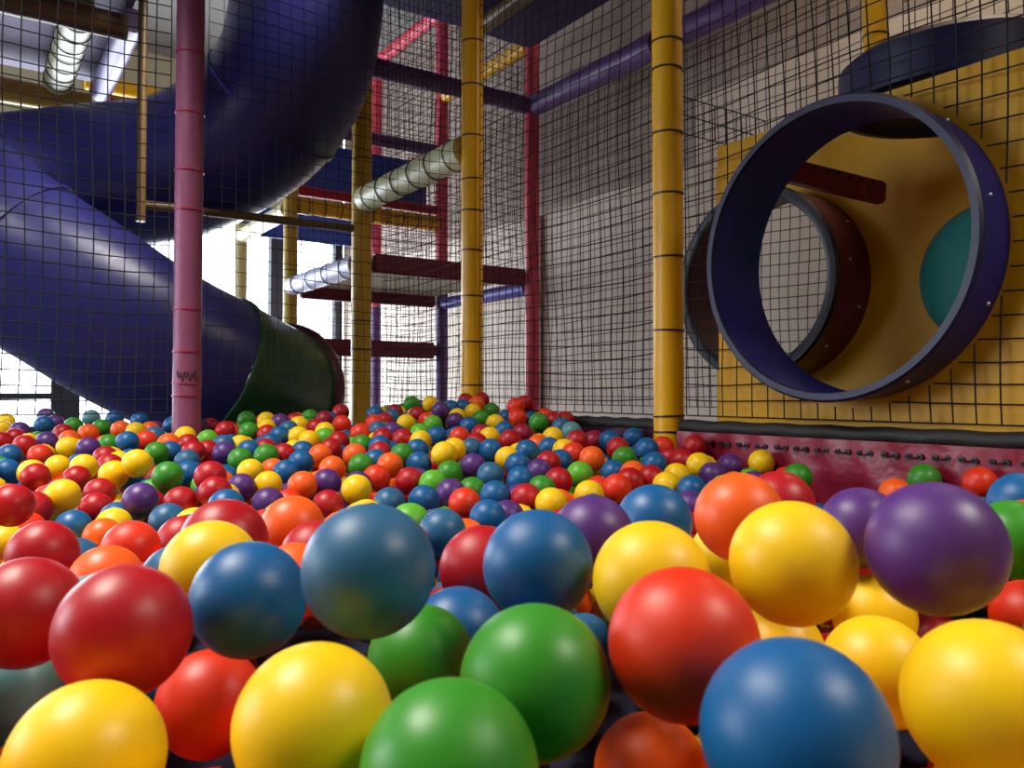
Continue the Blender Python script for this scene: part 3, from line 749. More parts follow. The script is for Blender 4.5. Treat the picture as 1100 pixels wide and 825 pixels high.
(-6131,26286,-1494,'L',"green ball below the slide's green end, yellow one behind"),
(-1552,31808,-775,'Y','far yellow ball below the middle yellow post, orange one behind'),
(-3518,14288,-3821,'O','sliver of orange ball in the gap between orange and orange balls, lower left'),
(-8771,30336,-1127,'P',"far purple ball below the slide's green end"),
(-17059,26780,-1646,'R','mid-pit red ball, red one on its right, yellow one behind'),
(-12690,21219,-2114,'Y','mid-pit yellow ball, blue one on its left, orange one behind'),
(3160,20976,-2114,'O','orange ball by the yellow post, green one behind, red one in front'),
(4517,22914,-1886,'R','red ball by the yellow post, blue one on its left, orange one behind'),
(-3990,24218,-1629,'B','blue ball below the dull yellow post, blue one on its right'),
(-14917,27063,-1601,'O','far orange ball below the blue slide, red one on its left'),
(-3789,31986,-891,'R','red ball below the middle yellow post, green one behind, orange one in front'),
(-831,32541,-756,'G','green ball, green one on its left, red one behind'),
(-16029,28651,-1463,'R','far red ball below the blue slide, orange one in front'),
(1697,27578,-1184,'S','far blue ball below the pink post, blue one on its right'),
(-8970,24941,-1649,'S',"blue ball below the slide's green end, red one behind, purple one in front"),
(1529,23535,-1692,'Y','mid-pit yellow ball below the pink post, orange one on its right'),
(-9212,15259,-2611,'V','orange ball showing its top behind the red ball near the left edge'),
(-8350,27356,-1428,'R',"far red ball below the slide's green end, yellow one behind"),
(-7632,25300,-1614,'B',"fourth mid-pit blue ball below the slide's green end, counted from the right"),
(-7122,29074,-1282,'R',"red ball below the slide's green end, red one behind, yellow one in front"),
(-5122,29807,-1142,'V','far orange ball below the dull yellow post, red one on its right'),
(-1446,32758,-494,'O','orange ball below the middle yellow post, red one behind, yellow one in front'),
(-17027,27476,-1562,'R','far red ball, purple one behind, red one in front'),
(-4146,27688,-1349,'P','purple ball below the dull yellow post, red one in front'),
(-19789,34009,-987,'P','second far purple ball below the blue slide, counted from the left'),
(-9777,20504,-2119,'B','blue ball below the blue slide, yellow one behind, purple one in front'),
(-7919,29787,-1210,'Y','far yellow ball, red one on its right, yellow one in front'),
(-5526,32365,-864,'B','blue ball below the dull yellow post, yellow one behind, orange one in front'),
(-8067,16421,-2580,'B','nearer blue ball below the blue slide, yellow one in front'),
(-7961,31591,-990,'G',"second far green ball below the slide's green end, counted from the right"),
(-18245,32004,-1226,'P','purple ball below the blue slide, purple one behind'),
(-6520,27944,-1362,'Y',"yellow ball below the slide's green end, green one in front"),
(-20230,32026,-1152,'Y','far yellow ball below the blue slide, yellow one in front'),
(-3123,27183,-1388,'L','green ball below the middle yellow post, blue one on its right, green one behind'),
(1475,28222,-1015,'R','far red ball below the pink post, green one on its left'),
(-4700,28120,-1338,'S','far blue ball below the dull yellow post, orange one on its left'),
(-12247,27480,-1498,'S','blue ball by the purple post, orange one on its left'),
(-5062,18145,-2520,'V','orange ball, purple one on its left, orange one behind, orange one in front'),
(-19322,30373,-1375,'Y','far yellow ball below the blue slide, yellow one behind'),
(-7977,28632,-1329,'S',"blue ball below the slide's green end, purple one on its left, purple one behind"),
(-787,13584,-2472,'O','orange ball in the foreground, blue one on its right, red one in front'),
(-8663,25572,-1690,'Y',"yellow ball below the slide's green end, blue one on its right, green one behind"),
(-9522,31062,-1082,'Y',"yellow ball below the slide's green end, red on its left, yellow on its right"),
(1428,14349,-3856,'Y','sliver of yellow ball in the gap between orange and red balls, lower centre'),
(2152,20052,-2411,'V','orange ball, green one behind'),
(-1088,24673,-1574,'R','red ball below the middle yellow post, red one behind, blue one in front'),
(-8981,29304,-1292,'Y','yellow ball, yellow on its left, purple on its right, red one in front'),
(-4686,31282,-980,'S','blue ball below the dull yellow post, yellow one on its right, red one behind'),
(-4844,30450,-1096,'R','red ball below the dull yellow post, purple one in front'),
(-1281,33416,-310,'R','rightmost far red ball below the middle yellow post'),
(-11361,30205,-1297,'R','red ball, green one in front'),
(-1991,32327,-601,'B','fifth far blue ball below the middle yellow post, counted from the right'),
(1905,28777,-1002,'R','rightmost far red ball below the pink post'),
(-7566,24612,-1741,'R',"leftmost mid-pit red ball below the slide's green end"),
(-4771,32602,-795,'M','red ball below the middle yellow post, green one behind, blue one in front'),
(-2437,31786,-627,'B','sixth far blue ball below the middle yellow post, counted from the left'),
(803,24730,-1635,'O','orange ball below the pink post, blue one on its right, yellow one behind'),
(-1029,26868,-1403,'R','red ball below the middle yellow post, red one in front'),
(-3765,19600,-2266,'P','mid-pit purple ball below the dull yellow post, green one behind'),
(-1989,34232,-358,'R','third far red ball below the middle yellow post, counted from the right'),
(-2134,31154,-940,'Y','far yellow ball below the middle yellow post, yellow one on its right'),
(-7650,21365,-2256,'B',"blue ball below the slide's green end, green one behind, orange one in front"),
(-3188,30173,-1086,'V','orange ball below the middle yellow post, green one in front'),
(-215,31288,-989,'B','rightmost far blue ball below the middle yellow post'),
(3259,8040,-1694,'R','red ball in the foreground, purple one on its right, yellow one in front'),
(1058,18260,-2531,'O','nearer orange ball below the pink post, red one behind'),
(-5691,14383,-2402,'Y','yellow ball in the foreground, blue one on its left, purple one in front'),
(-2833,15629,-2417,'Y','yellow ball below the dull yellow post, yellow one on its left, yellow one behind'),
(-13151,29124,-1385,'O','orange ball by the purple post, purple one behind'),
(8018,13900,-3485,'G','green ball in the foreground, purple one on its right'),
]
REST = """
-686 1142 -250 Y 1 -1120 2288 -199 Y 1 -841 3094 -111 R 1 -663 2443 -176 Y 1 501 775 -136 V 1 124 2974 -90 V 1 206 225 -150 Y 1 18 2410 -184 Y 1 -835 1419 -261 R 1 -225 283 -172 Y 1 62 795 -161 B 1 726 823 -175 B 1
-1057 3288 -141 R 1 633 1009 -216 B 1 384 475 -153 Y 1 -1647 2110 -202 G 1 -152 1035 -216 S 1 -338 1248 -237 R 1 1013 1407 -223 G 1 697 913 -198 B 1 -452 422 -174 R 1 151 1287 -246 B 1 -1282 1800 -240 P 1 -1565 3093 -144 R 1
-1524 2104 -217 L 1 -533 1303 -241 O 1 -564 979 -228 S 1 -618 3674 -93 V 1 580 1272 -237 B 1 490 1041 -240 R 1 417 1093 -247 R 1 -722 966 -250 S 1 944 1302 -203 P 1 -1784 2450 -199 O 1 784 1233 -193 R 1 378 1269 -258 B 1
-11 2655 -167 G 1 -340 651 -181 T 1 541 1190 -220 R 1 29 1128 -253 S 1 -1958 2828 -158 S 1 -432 1353 -243 P 1 383 1561 -249 O 1 -1234 3158 -140 B 1 -335 1036 -212 R 1 -746 1269 -245 P 1 -314 919 -177 O 1 -510 716 -187 R 1
-1840 2239 -207 B 1 572 1662 -230 B 1 28 936 -221 S 1 550 1369 -241 P 1 122 652 -169 P 1 14 229 -147 G 1 876 1646 -218 S 1 -28 1208 -238 Y 1 -356 3560 -71 P 1 528 929 -202 B 1 -1313 1733 -228 L 1 867 1009 -179 B 1
735 995 -176 V 1 634 1136 -208 B 1 322 876 -184 R 1 310 1742 -260 B 1 -291 215 -174 Y 1 -277 804 -170 R 1 -1179 1437 -250 V 1 302 310 -120 Y 1 350 996 -222 R 1 973 1552 -212 O 1 -184 1111 -226 S 1 769 1394 -209 G 1
-1309 1591 -253 O 1 -882 2644 -176 Y 1 874 1217 -199 S 1 -924 3466 -120 Y 1 46 1349 -238 G 1 -931 1062 -234 Y 1 -1236 1881 -237 G 1 303 1230 -285 P 1 -492 3375 -109 P 1 464 420 -148 P 1 314 1822 -250 V 1 433 943 -209 R 1
581 827 -194 V 1 -1088 1724 -254 P 1 -1138 1814 -246 V 1 -1143 3436 -141 Y 1 -1371 2052 -227 G 1 101 2863 -142 R 1 -1102 1279 -268 R 1 -436 505 -187 T 1 -1033 1352 -268 R 1 -940 3265 -131 P 1 -711 1883 -238 B 1 152 1054 -271 S 1
-1745 2206 -210 Y 1 1122 1482 -200 Y 1 -646 875 -207 R 1 -904 1297 -256 Y 1 -1984 2475 -184 V 1 -193 2769 -149 B 1 -421 1254 -220 P 1 -486 2012 -229 O 1 -1889 2766 -153 V 1 -335 358 -177 Y 1 341 381 -128 P 1 1015 1487 -224 V 1
941 1453 -224 G 1 -1423 1936 -222 Y 1 -182 2682 -161 Y 1 -1046 1614 -251 O 1 -1807 2379 -187 B 1 -594 1662 -258 B 1 386 1370 -260 R 1 -1819 2626 -184 B 1 172 1496 -250 R 1 -104 1433 -260 P 1 -136 239 -171 Y 1 -1047 3369 -123 R 1
-2037 2779 -166 P 1 -1013 2896 -146 V 1 678 768 -184 V 1 663 1579 -237 B 1 -247 1162 -205 O 1 -1001 2157 -221 Y 1 665 1351 -232 R 1 212 1141 -278 S 1 376 300 -127 Y 1 -1994 2550 -183 Y 1 -487 649 -207 T 1 727 1128 -201 B 1
506 633 -185 G 1 -1358 1787 -224 Y 1 49 871 -180 B 1 -876 3326 -131 B 1 -996 1457 -267 Y 1 461 1803 -228 B 1 251 1519 -268 P 1 223 1350 -273 Y 1 -1330 1665 -252 B 1 -1336 2683 -175 B 1 -1181 1584 -266 P 1 -181 1452 -246 L 1
-1211 3070 -140 O 1 -148 1548 -257 P 1 312 1481 -248 R 1 -515 3794 -89 P 1 -984 1274 -264 V 1 -523 556 -188 T 1 -441 1429 -241 V 1 -1336 1924 -212 Y 1 168 946 -223 S 1 -287 3246 -89 G 1 507 1562 -236 Y 1 410 852 -193 V 1
-1857 2561 -162 R 1 -751 836 -219 R 1 -218 2265 -207 R 1 -213 204 -172 Y 1 -237 1364 -221 P 1 168 1665 -255 Y 1 -502 2247 -210 P 1 455 497 -165 Y 1 -405 2849 -149 B 1 -1510 1831 -228 R 1 790 950 -178 B 1 -1896 2350 -181 Y 1
-1066 3045 -156 O 1 149 1203 -286 Y 1 -574 1241 -244 O 1 -650 679 -199 R 1 -23 822 -179 R 1 -945 3543 -122 B 1 623 1499 -235 G 1 592 591 -173 G 1 1136 1342 -198 V 1 -1362 3235 -131 B 1 -1529 1921 -221 P 1 -759 1133 -242 Y 1
-546 2902 -143 V 1 -387 2678 -166 S 1 493 864 -196 V 1 -1005 1528 -252 Y 1 -642 786 -197 R 1 528 500 -160 G 1 -465 3439 -91 Y 1 856 1362 -220 B 1 14 1868 -246 P 1 -1600 2324 -190 P 1 618 905 -198 B 1 -39 1133 -235 S 1
-1752 2829 -164 R 1 -434 701 -187 O 1 -314 1125 -205 R 1 234 1606 -253 B 1 -962 3348 -129 P 1 -125 890 -171 R 1 -1704 2387 -187 R 1 1038 1179 -178 P 1 -191 964 -183 O 1 831 1569 -215 R 1 58 1205 -266 Y 1 -19 1069 -257 S 1
-798 1006 -240 Y 1 -118 1246 -226 P 1 -365 444 -179 R 1 539 721 -189 V 1 -1868 2465 -195 B 1 -385 3440 -82 P 1 602 1862 -240 R 1 862 1475 -225 B 1 -295 291 -174 Y 1 -575 661 -212 R 1 -887 2045 -223 B 1 1037 1341 -203 G 1
586 1939 -222 P 1 -819 3523 -121 Y 1 700 1442 -222 R 1 -20 2877 -140 L 1 -372 1471 -249 B 1 670 689 -168 V 1 492 1273 -248 B 1 -1398 3149 -143 P 1 -1856 2846 -159 V 1 -1763 2573 -189 G 1 563 1752 -225 Y 1 277 226 -135 Y 1
-894 1207 -228 O 1 -372 1156 -230 R 1 -1447 2995 -143 R 1 -1285 3278 -140 V 1 -435 1511 -237 Y 1 920 1054 -156 Y 1 264 993 -217 Y 1 -1154 1365 -251 L 1 936 1141 -163 R 1 -841 1133 -236 Y 1 -1195 1773 -252 P 1 97 1604 -266 R 1
311 1093 -241 R 1 728 1532 -226 V 1 -791 903 -231 Y 1 -1405 2764 -179 O 1 -1445 1726 -234 G 1 -1270 2637 -188 P 1 -721 1045 -252 Y 1 -719 3349 -117 B 1 978 1228 -194 P 1 292 1376 -272 R 1 -497 1236 -221 P 1 804 1128 -185 Y 1
-767 1361 -266 V 1 -1066 1437 -266 B 1 -580 2787 -163 S 1 -292 3467 -87 R 1 373 1153 -245 R 1 -802 1727 -239 B 1 -408 358 -181 R 1 22 3072 -120 R 1 -1435 2181 -201 B 1 -1070 1863 -246 R 1 -210 2391 -195 B 1 451 1654 -244 Y 1
-179 2502 -176 P 1 1178 1416 -223 V 1 -272 3324 -83 O 1 -1622 2407 -193 Y 1 318 2661 -163 G 1 -2163 2707 -152 G 1 -487 3550 -80 G 1 -1844 2710 -169 Y 1 -1493 2039 -231 G 1 -591 3823 -91 G 1 -1438 1860 -234 Y 1 -1635 2727 -177 O 1
-1568 2174 -210 P 1 -376 2501 -184 B 1 707 1244 -214 Y 1 -892 3189 -128 B 1 1053 1259 -196 B 1 -1654 2009 -214 G 1 544 2256 -209 Y 1 240 163 -138 Y 1 -1289 1987 -238 Y 1 -1814 2778 -158 B 1 75 162 -160 B 1 -148 695 -161 O 1
-267 1052 -196 O 1 421 602 -179 G 1 -955 1148 -251 R 1 -883 1000 -249 Y 1 95 1458 -253 Y 1 130 844 -184 Y 1 -1085 1529 -254 P 1 -1645 2261 -209 O 1 -650 977 -238 S 1 -267 1291 -239 V 1 785 1488 -231 Y 1 -396 3095 -126 L 1
216 2368 -197 B 1 14 1518 -261 B 1 -1918 2518 -182 B 1 -560 3459 -110 G 1 -726 3181 -108 S 1 -1975 2673 -163 P 1 562 1104 -219 R 1 -506 3188 -111 B 1 -598 3535 -101 G 1 -1630 2502 -195 O 1 384 1442 -264 V 1 1040 1609 -201 S 1
-1555 2949 -159 P 1 -1128 3208 -147 R 1 523 1437 -260 G 1 -510 1373 -233 S 1 861 1291 -213 V 1 -1658 2964 -165 Y 1 85 2546 -163 Y 1 241 705 -165 Y 1 -1795 2895 -166 P 1 -1169 1669 -235 Y 1 248 926 -182 Y 1 -133 819 -163 R 1
504 1910 -229 L 1 -518 1148 -231 R 1 -96 2830 -145 S 1 413 768 -176 G 1 -2034 2611 -160 B 1 -1030 1787 -237 V 1 -357 1355 -243 G 1 -2132 2609 -167 Y 1 -24 981 -241 S 1 -1161 2437 -203 B 1 -978 3185 -134 P 1 -33 1290 -248 B 1
-522 783 -211 R 1 -756 1980 -229 L 1 -266 3395 -99 Y 1 157 2547 -182 Y 1 -915 2825 -165 V 1 633 1422 -227 Y 1 -581 730 -189 R 1 -1730 2105 -204 Y 1 -595 1133 -249 S 1 -1430 3081 -161 R 1 -1925 2599 -171 P 1 486 1132 -239 R 1
-807 1213 -257 O 1 -785 3671 -102 R 1 -1275 2361 -213 B 1 -1087 2628 -186 R 1 295 1667 -257 R 1 -788 3345 -129 B 1 -651 3039 -141 S 1 -492 3632 -86 R 1 401 2506 -189 P 1 -247 1498 -258 O 1 -1184 2213 -222 B 1 -453 2702 -162 Y 1
290 1160 -258 S 1 -429 1601 -251 G 1 -988 2967 -149 G 1 -1529 2255 -194 B 1 -2063 2524 -182 P 1 -744 2751 -155 Y 1 7 747 -151 P 1 163 1389 -239 Y 1 -411 3724 -75 S 1 -1250 1454 -249 Y 1 -517 3723 -92 Y 1 -266 2788 -152 B 1
-33 893 -192 R 1 237 2270 -204 Y 1 719 1631 -233 S 1 229 1254 -276 Y 1 696 2042 -222 V 1 -111 2218 -208 O 1 -1244 1658 -250 Y 1 -446 2549 -177 B 1 -982 1704 -240 Y 1 555 2006 -230 O 1 -665 3131 -130 P 1 778 1062 -170 R 1
-1371 3013 -147 P 1 -671 1419 -259 B 1 -283 1864 -251 P 1 -433 583 -191 T 1 -1731 2321 -194 R 1 -47 189 -165 G 1 -706 2385 -191 B 1 -761 3452 -116 R 1 -381 3623 -89 P 1 -568 3366 -109 G 1 241 1063 -246 S 1 -1321 3107 -139 P 1
-874 1940 -240 B 1 709 1059 -204 B 1 -683 2515 -192 V 1 -461 1711 -256 R 1 -822 3241 -122 B 1 -197 1604 -260 P 1 -1043 2740 -168 R 1 430 1196 -256 R 1 231 2632 -163 P 1 -1524 2879 -165 B 1 -897 3614 -122 P 1 -627 1327 -249 Y 1
-405 1013 -212 V 1 459 1724 -231 Y 1 -964 1394 -252 P 1 629 1785 -244 P 1 16 1677 -266 Y 1 -605 1589 -262 G 1 -1035 2242 -202 Y 1 -1042 1228 -244 B 1 -1570 2047 -230 O 1 389 1758 -246 B 1 -839 1876 -235 L 1 -182 1209 -238 G 1
-1681 2561 -178 Y 1 -525 2628 -178 L 1 -583 843 -204 R 1 -1680 2844 -170 G 1 67 1281 -259 R 1 485 1344 -259 Y 1 -278 617 -175 Y 1 -591 3605 -93 Y 1 -2093 2694 -156 P 1 -1897 2905 -154 P 1 -1954 2410 -184 P 1 148 175 -141 B 1
-501 1489 -255 G 1 -1009 3434 -135 R 1 591 673 -173 V 1 -722 757 -185 R 1 -745 2049 -229 O 1 -377 910 -207 S 1 -1255 2864 -171 Y 1 -1623 1945 -234 Y 1 -1603 2664 -167 Y 1 -1453 2094 -205 L 1 -450 1166 -226 R 1 123 574 -166 O 1
771 877 -180 B 1 380 704 -156 Y 1 -278 721 -179 O 1 -247 2089 -228 P 1 368 2438 -197 B 1 631 1217 -202 R 1 -307 1415 -250 G 1 -929 2118 -224 R 1 -717 2993 -138 R 1 -1444 2651 -185 Y 1 -1197 1511 -254 B 1 568 1597 -257 Y 1
733 1321 -217 P 1 67 3021 -102 B 1 -418 3501 -99 G 1 -1133 3089 -153 G 1 -319 1673 -261 Y 1 931 1382 -203 G 1 419 363 -137 P 1 330 2320 -203 O 1 -1465 2297 -216 G 1 -93 2534 -179 B 1 -1210 2919 -161 P 1 -587 591 -200 T 1
854 1079 -165 L 1 -807 2609 -173 B 1 -185 3344 -100 Y 1 11 453 -158 B 1 553 1506 -261 S 1 -1533 3170 -153 R 1 447 1517 -266 G 1 -1069 2956 -155 O 1 -396 3268 -93 Y 1 -777 3577 -105 S 1 -516 901 -218 R 1 -1336 1853 -214 V 1
-261 983 -178 O 1 -329 2851 -140 G 1 -528 2476 -195 B 1 428 1011 -225 R 1 -1228 3236 -140 O 1 -1673 2182 -222 S 1 -320 3162 -110 Y 1 1070 1540 -209 P 1 551 991 -227 R 1 -439 3788 -65 S 1 -505 472 -204 T 1 731 1705 -240 G 1
-813 1806 -250 R 1 -68 258 -166 G 1 -961 2557 -194 R 1 179 1777 -257 B 1 -1331 2779 -179 Y 1 -692 1212 -233 P 1 -576 2687 -170 B 1 -469 2904 -138 G 1 -99 637 -155 B 1 49 1062 -273 S 1 26 1444 -255 L 1 -845 3436 -123 P 1
-652 1827 -239 Y 1 -1036 2828 -167 R 1 166 1566 -256 B 1 -522 3866 -87 Y 1 -854 929 -247 Y 1 102 2306 -201 Y 1 -151 164 -158 G 1 609 2057 -227 L 1 -50 3201 -110 P 1 -781 3061 -132 G 1 245 1421 -242 R 1 -316 2639 -176 Y 1
-828 2456 -200 G 1 906 1719 -224 R 1 -1541 2462 -190 R 1 -941 2681 -172 B 1 -980 1908 -241 O 1 -57 1681 -265 B 1 -2126 2770 -162 L 1 -1127 3366 -141 G 1 1091 1412 -212 Y 1 -365 292 -160 Y 1 -728 1799 -250 R 1 -1443 2464 -198 G 1
-326 2428 -192 B 1 -632 3748 -100 V 1 312 1300 -283 Y 1 -737 2842 -162 O 1 -1270 1525 -261 B 1 -598 1517 -264 B 1 493 566 -154 G 1 -1904 2671 -168 G 1 307 1586 -263 R 1 -1707 2462 -175 B 1 -1201 3001 -161 B 1 -1171 2708 -180 R 1
383 2272 -213 G 1 -843 1059 -250 Y 1 -1566 2743 -175 O 1 -973 2484 -195 L 1 -609 2515 -193 R 1 -903 3391 -116 O 1 -424 3345 -103 P 1 -1484 2542 -196 Y 1 603 749 -191 V 1 -521 1952 -243 P 1 532 1835 -238 G 1 -1230 2467 -199 Y 1
-279 3537 -75 Y 1 -1612 2803 -178 B 1 -2072 2602 -219 P 1 35 2517 -213 R 1 -505 1045 -257 S 1 -245 1578 -307 B 1 -636 922 -280 S 1 -540 2422 -249 R 1 158 472 -203 O 1 -669 2721 -192 B 1 -563 3755 -142 R 1 250 1446 -314 Y 1
-346 1761 -282 Y 1 23 2069 -265 Y 1 464 2343 -236 R 1 233 2518 -235 S 1 106 366 -204 V 1 -441 931 -229 V 1 159 751 -217 B 1 -486 2130 -270 V 1 537 553 -211 G 1 -828 3160 -185 R 1 -752 2653 -204 R 1 -112 1774 -307 B 1
255 398 -164 Y 1 -1477 3105 -209 O 1 666 1912 -273 R 1 -969 1990 -284 Y 1 411 415 -201 Y 1 -453 2758 -209 R 1 -330 1919 -290 V 1 -1318 2427 -236 B 1 93 2047 -275 Y 1 600 2229 -265 Y 1 -77 2766 -192 Y 1 -104 3148 -159 O 1
-1206 1962 -269 R 1 -1118 2548 -237 G 1 -527 1575 -302 R 1 282 595 -211 Y 1 -154 2199 -269 G 1 1084 1464 -267 G 1 434 1302 -312 R 1 -637 2785 -212 V 1 -1309 3233 -204 R 1 -1650 2099 -275 B 1 -593 1828 -289 R 1 678 1666 -283 B 1
718 827 -248 B 1 -399 526 -246 T 1 -757 1433 -303 Y 1 -1140 1327 -312 B 1 -501 1641 -297 B 1 -1579 2696 -236 Y 1 443 1692 -310 Y 1 -817 2240 -248 G 1 -932 2068 -279 G 1 -344 738 -204 O 1 -1186 2123 -271 B 1 495 2167 -266 L 1
-1470 1795 -291 L 1 -212 2877 -191 L 1 -97 2999 -164 Y 1 367 1622 -307 R 1 -299 2316 -253 O 1 -144 1159 -281 S 1 47 2797 -188 P 1 -21 1944 -265 G 1 -1393 2907 -215 R 1 -286 1216 -281 R 1 -673 2639 -208 B 1 -203 1910 -264 R 1
402 2394 -245 O 1 -547 2293 -258 O 1 699 997 -244 B 1 -267 453 -230 V 1 -419 1900 -281 P 1 -584 3031 -160 Y 1 941 1597 -256 G 1 -1299 3019 -179 G 1 -261 2162 -267 V 1 -1293 2513 -211 B 1 -318 3280 -144 V 1 -1491 3029 -205 P 1
34 592 -201 B 1 -376 1550 -286 G 1 -861 2747 -220 O 1 -1502 2179 -260 G 1 340 1884 -285 Y 1 -1063 3468 -189 G 1 495 2046 -284 Y 1 -1122 1951 -269 B 1 -114 2346 -237 B 1 -479 845 -244 R 1 -1984 2741 -219 B 1 -1349 1729 -295 P 1
-1044 1976 -282 R 1 111 253 -204 B 1 -1637 3028 -194 V 1 -1214 2418 -250 B 1 -1719 2946 -212 O 1 -246 3163 -165 B 1 583 1760 -299 P 1 -996 1591 -302 B 1 -572 1388 -299 O 1 -134 497 -218 V 1 729 1360 -282 Y 1 -379 3027 -164 P 1
922 1086 -231 B 1 840 1174 -244 B 1 285 195 -202 Y 1 -319 1505 -300 O 1 263 1853 -298 Y 1 -1707 2433 -244 P 1 -263 360 -207 Y 1 -1396 1795 -288 B 1 -315 2899 -194 Y 1 -737 3116 -185 B 1 -809 3623 -152 B 1 -1041 2388 -249 B 1
215 2108 -257 P 1 -532 2213 -270 G 1 337 269 -185 Y 1 -708 1591 -296 G 1 -691 2919 -201 Y 1 -944 3121 -190 Y 1 -1781 2156 -246 B 1 942 1349 -270 R 1 -1420 2132 -266 B 1 -305 2221 -257 O 1 540 2345 -238 B 1 237 1703 -279 B 1
776 1836 -253 B 1 -218 1994 -284 B 1 -878 2214 -223 P 1 -595 2958 -194 O 1 472 1424 -307 O 1 -974 2274 -261 L 1 -1860 2386 -248 B 1 -242 867 -219 O 1 187 2777 -186 R 1 -332 2568 -234 G 1 -1034 3186 -196 V 1 -192 2610 -221 B 1
467 2236 -262 P 1 -244 3340 -148 Y 1 -712 1103 -302 Y 1 -1214 3312 -169 P 1 -360 2746 -197 R 1 -262 1807 -301 B 1 -51 417 -195 Y 1 -35 1411 -302 L 1 -6 653 -222 B 1 5 1071 -331 S 1 795 1646 -248 P 1 1019 1289 -275 L 1
96 1378 -287 B 1 -341 2114 -278 V 1 249 267 -191 Y 1 -957 1655 -302 S 1 -628 3206 -158 P 1 -809 2789 -195 G 1 572 871 -257 V 1 908 1826 -274 R 1 758 959 -247 B 1 -640 1476 -306 R 1 376 547 -226 Y 1 -557 3678 -130 P 1
-336 2963 -171 V 1 -570 1927 -296 R 1 63 1153 -328 S 1 -888 1137 -294 Y 1 -1257 1614 -310 L 1 207 1911 -277 B 1 -1849 2574 -231 L 1 -1396 2687 -226 B 1 -55 736 -210 R 1 -1203 2298 -247 R 1 -742 1172 -298 Y 1 -973 2742 -193 L 1
340 434 -199 Y 1 -449 1127 -284 R 1 -859 3063 -176 B 1 -808 1527 -314 Y 1 -774 2946 -186 R 1 -297 3089 -149 Y 1 -959 2888 -194 G 1 -490 3309 -164 P 1 -60 2272 -234 Y 1 -995 3038 -200 Y 1 -770 1921 -274 P 1 -967 2624 -225 G 1
-97 815 -233 R 1 -834 2013 -271 P 1 -212 2330 -248 P 1 -127 2041 -269 V 1 -426 2071 -278 P 1 -129 328 -203 Y 1 -1547 1872 -279 G 1 18 1007 -305 S 1 -732 1664 -309 G 1 -1726 2625 -235 B 1 -839 1331 -312 Y 1 -299 1997 -291 B 1
-1510 2774 -222 B 1 -1105 1636 -288 G 1 52 2223 -234 B 1 -492 3572 -148 V 1 -322 968 -252 S 1 648 2132 -271 R 1 -38 3036 -136 Y 1 -606 2881 -198 O 1 961 1752 -269 R 1 942 1259 -260 B 1 743 1763 -284 P 1 -974 1413 -322 R 1
-1609 2575 -232 O 1 -123 2584 -226 R 1 -86 675 -231 B 1 746 1431 -279 R 1 -537 1703 -301 Y 1 -510 2577 -225 V 1 -245 2463 -228 O 1 887 1543 -263 R 1 -992 1110 -298 R 1 -299 2710 -211 B 1 -1610 2327 -260 Y 1 -894 2453 -249 V 1
-383 1293 -287 L 1 -698 1236 -308 G 1 206 2207 -258 G 1 -1137 3297 -190 O 1 142 2109 -274 G 1 -1522 2605 -229 Y 1 -1183 2506 -236 B 1 -542 577 -255 T 1 -30 2473 -236 P 1 100 1694 -313 P 1 -1289 1906 -290 Y 1 -578 2057 -265 P 1
195 1223 -342 O 1 -280 536 -228 V 1 -766 1745 -302 V 1 -120 3290 -125 G 1 624 1239 -282 P 1 -1047 2058 -266 G 1 -498 3014 -185 P 1 -59 2170 -256 R 1 492 2422 -250 S 1 536 1245 -296 R 1 -895 1595 -319 O 1 -531 3135 -159 L 1
-1366 2342 -257 R 1 -427 1980 -282 V 1 -715 2284 -247 Y 1 30 173 -215 G 1 825 986 -233 B 1 -443 3235 -147 B 1 129 1444 -314 Y 1 -1177 2039 -276 Y 1 -1762 2509 -239 Y 1 163 988 -294 S 1 759 1201 -254 S 1 324 507 -202 Y 1
-49 2592 -213 R 1 -805 1125 -307 Y 1 -830 2537 -238 Y 1 -867 1700 -311 S 1 115 2640 -213 P 1 295 2431 -241 V 1 29 348 -209 G 1 -184 1718 -287 R 1 -614 1751 -281 G 1 -679 806 -263 R 1 -1128 2975 -194 Y 1 -269 3019 -175 B 1
383 1213 -309 O 1 -939 1333 -308 P 1 -969 2411 -231 G 1 -1237 2710 -209 B 1 -857 2979 -172 O 1 -1038 1820 -299 P 1 -902 1235 -294 B 1 317 2280 -265 Y 1 -474 1422 -305 V 1 361 2174 -265 G 1 600 1164 -274 R 1 -95 179 -215 G 1
367 345 -184 Y 1 578 2149 -259 O 1 -1131 1553 -308 B 1 -615 2450 -232 V 1 -1471 2941 -214 G 1 314 2565 -224 B 1 956 1501 -274 Y 1 7 1576 -314 B 1 459 1872 -287 Y 1 111 1092 -343 S 1 -351 3374 -143 R 1 -1713 2714 -228 V 1
-655 3303 -165 V 1 -591 766 -255 R 1 -141 2460 -235 G 1 -1395 1660 -298 O 1 268 2650 -221 V 1 165 1286 -326 R 1 31 2900 -186 Y 1 183 576 -220 Y 1 -1061 2286 -262 Y 1 1118 1321 -264 B 1 54 2699 -208 B 1 349 2491 -239 O 1
-130 932 -240 R 1 -1348 2580 -221 P 1 45 2602 -211 V 1 -250 211 -234 Y 1 638 664 -242 V 1 -436 2249 -252 P 1 265 1186 -336 S 1 -162 1354 -292 P 1 791 1582 -285 Y 1 -1269 3357 -176 G 1 -47 920 -272 S 1 -394 3159 -170 S 1
-462 2503 -235 G 1 -1456 3191 -191 V 1 -467 1277 -290 R 1 13 2145 -275 B 1 630 1615 -288 B 1 -1088 2153 -263 Y 1 -1536 2332 -257 Y 1 979 1676 -271 R 1 -784 966 -297 Y 1 -660 1346 -311 P 1 -1083 2719 -225 G 1 -756 3401 -167 P 1
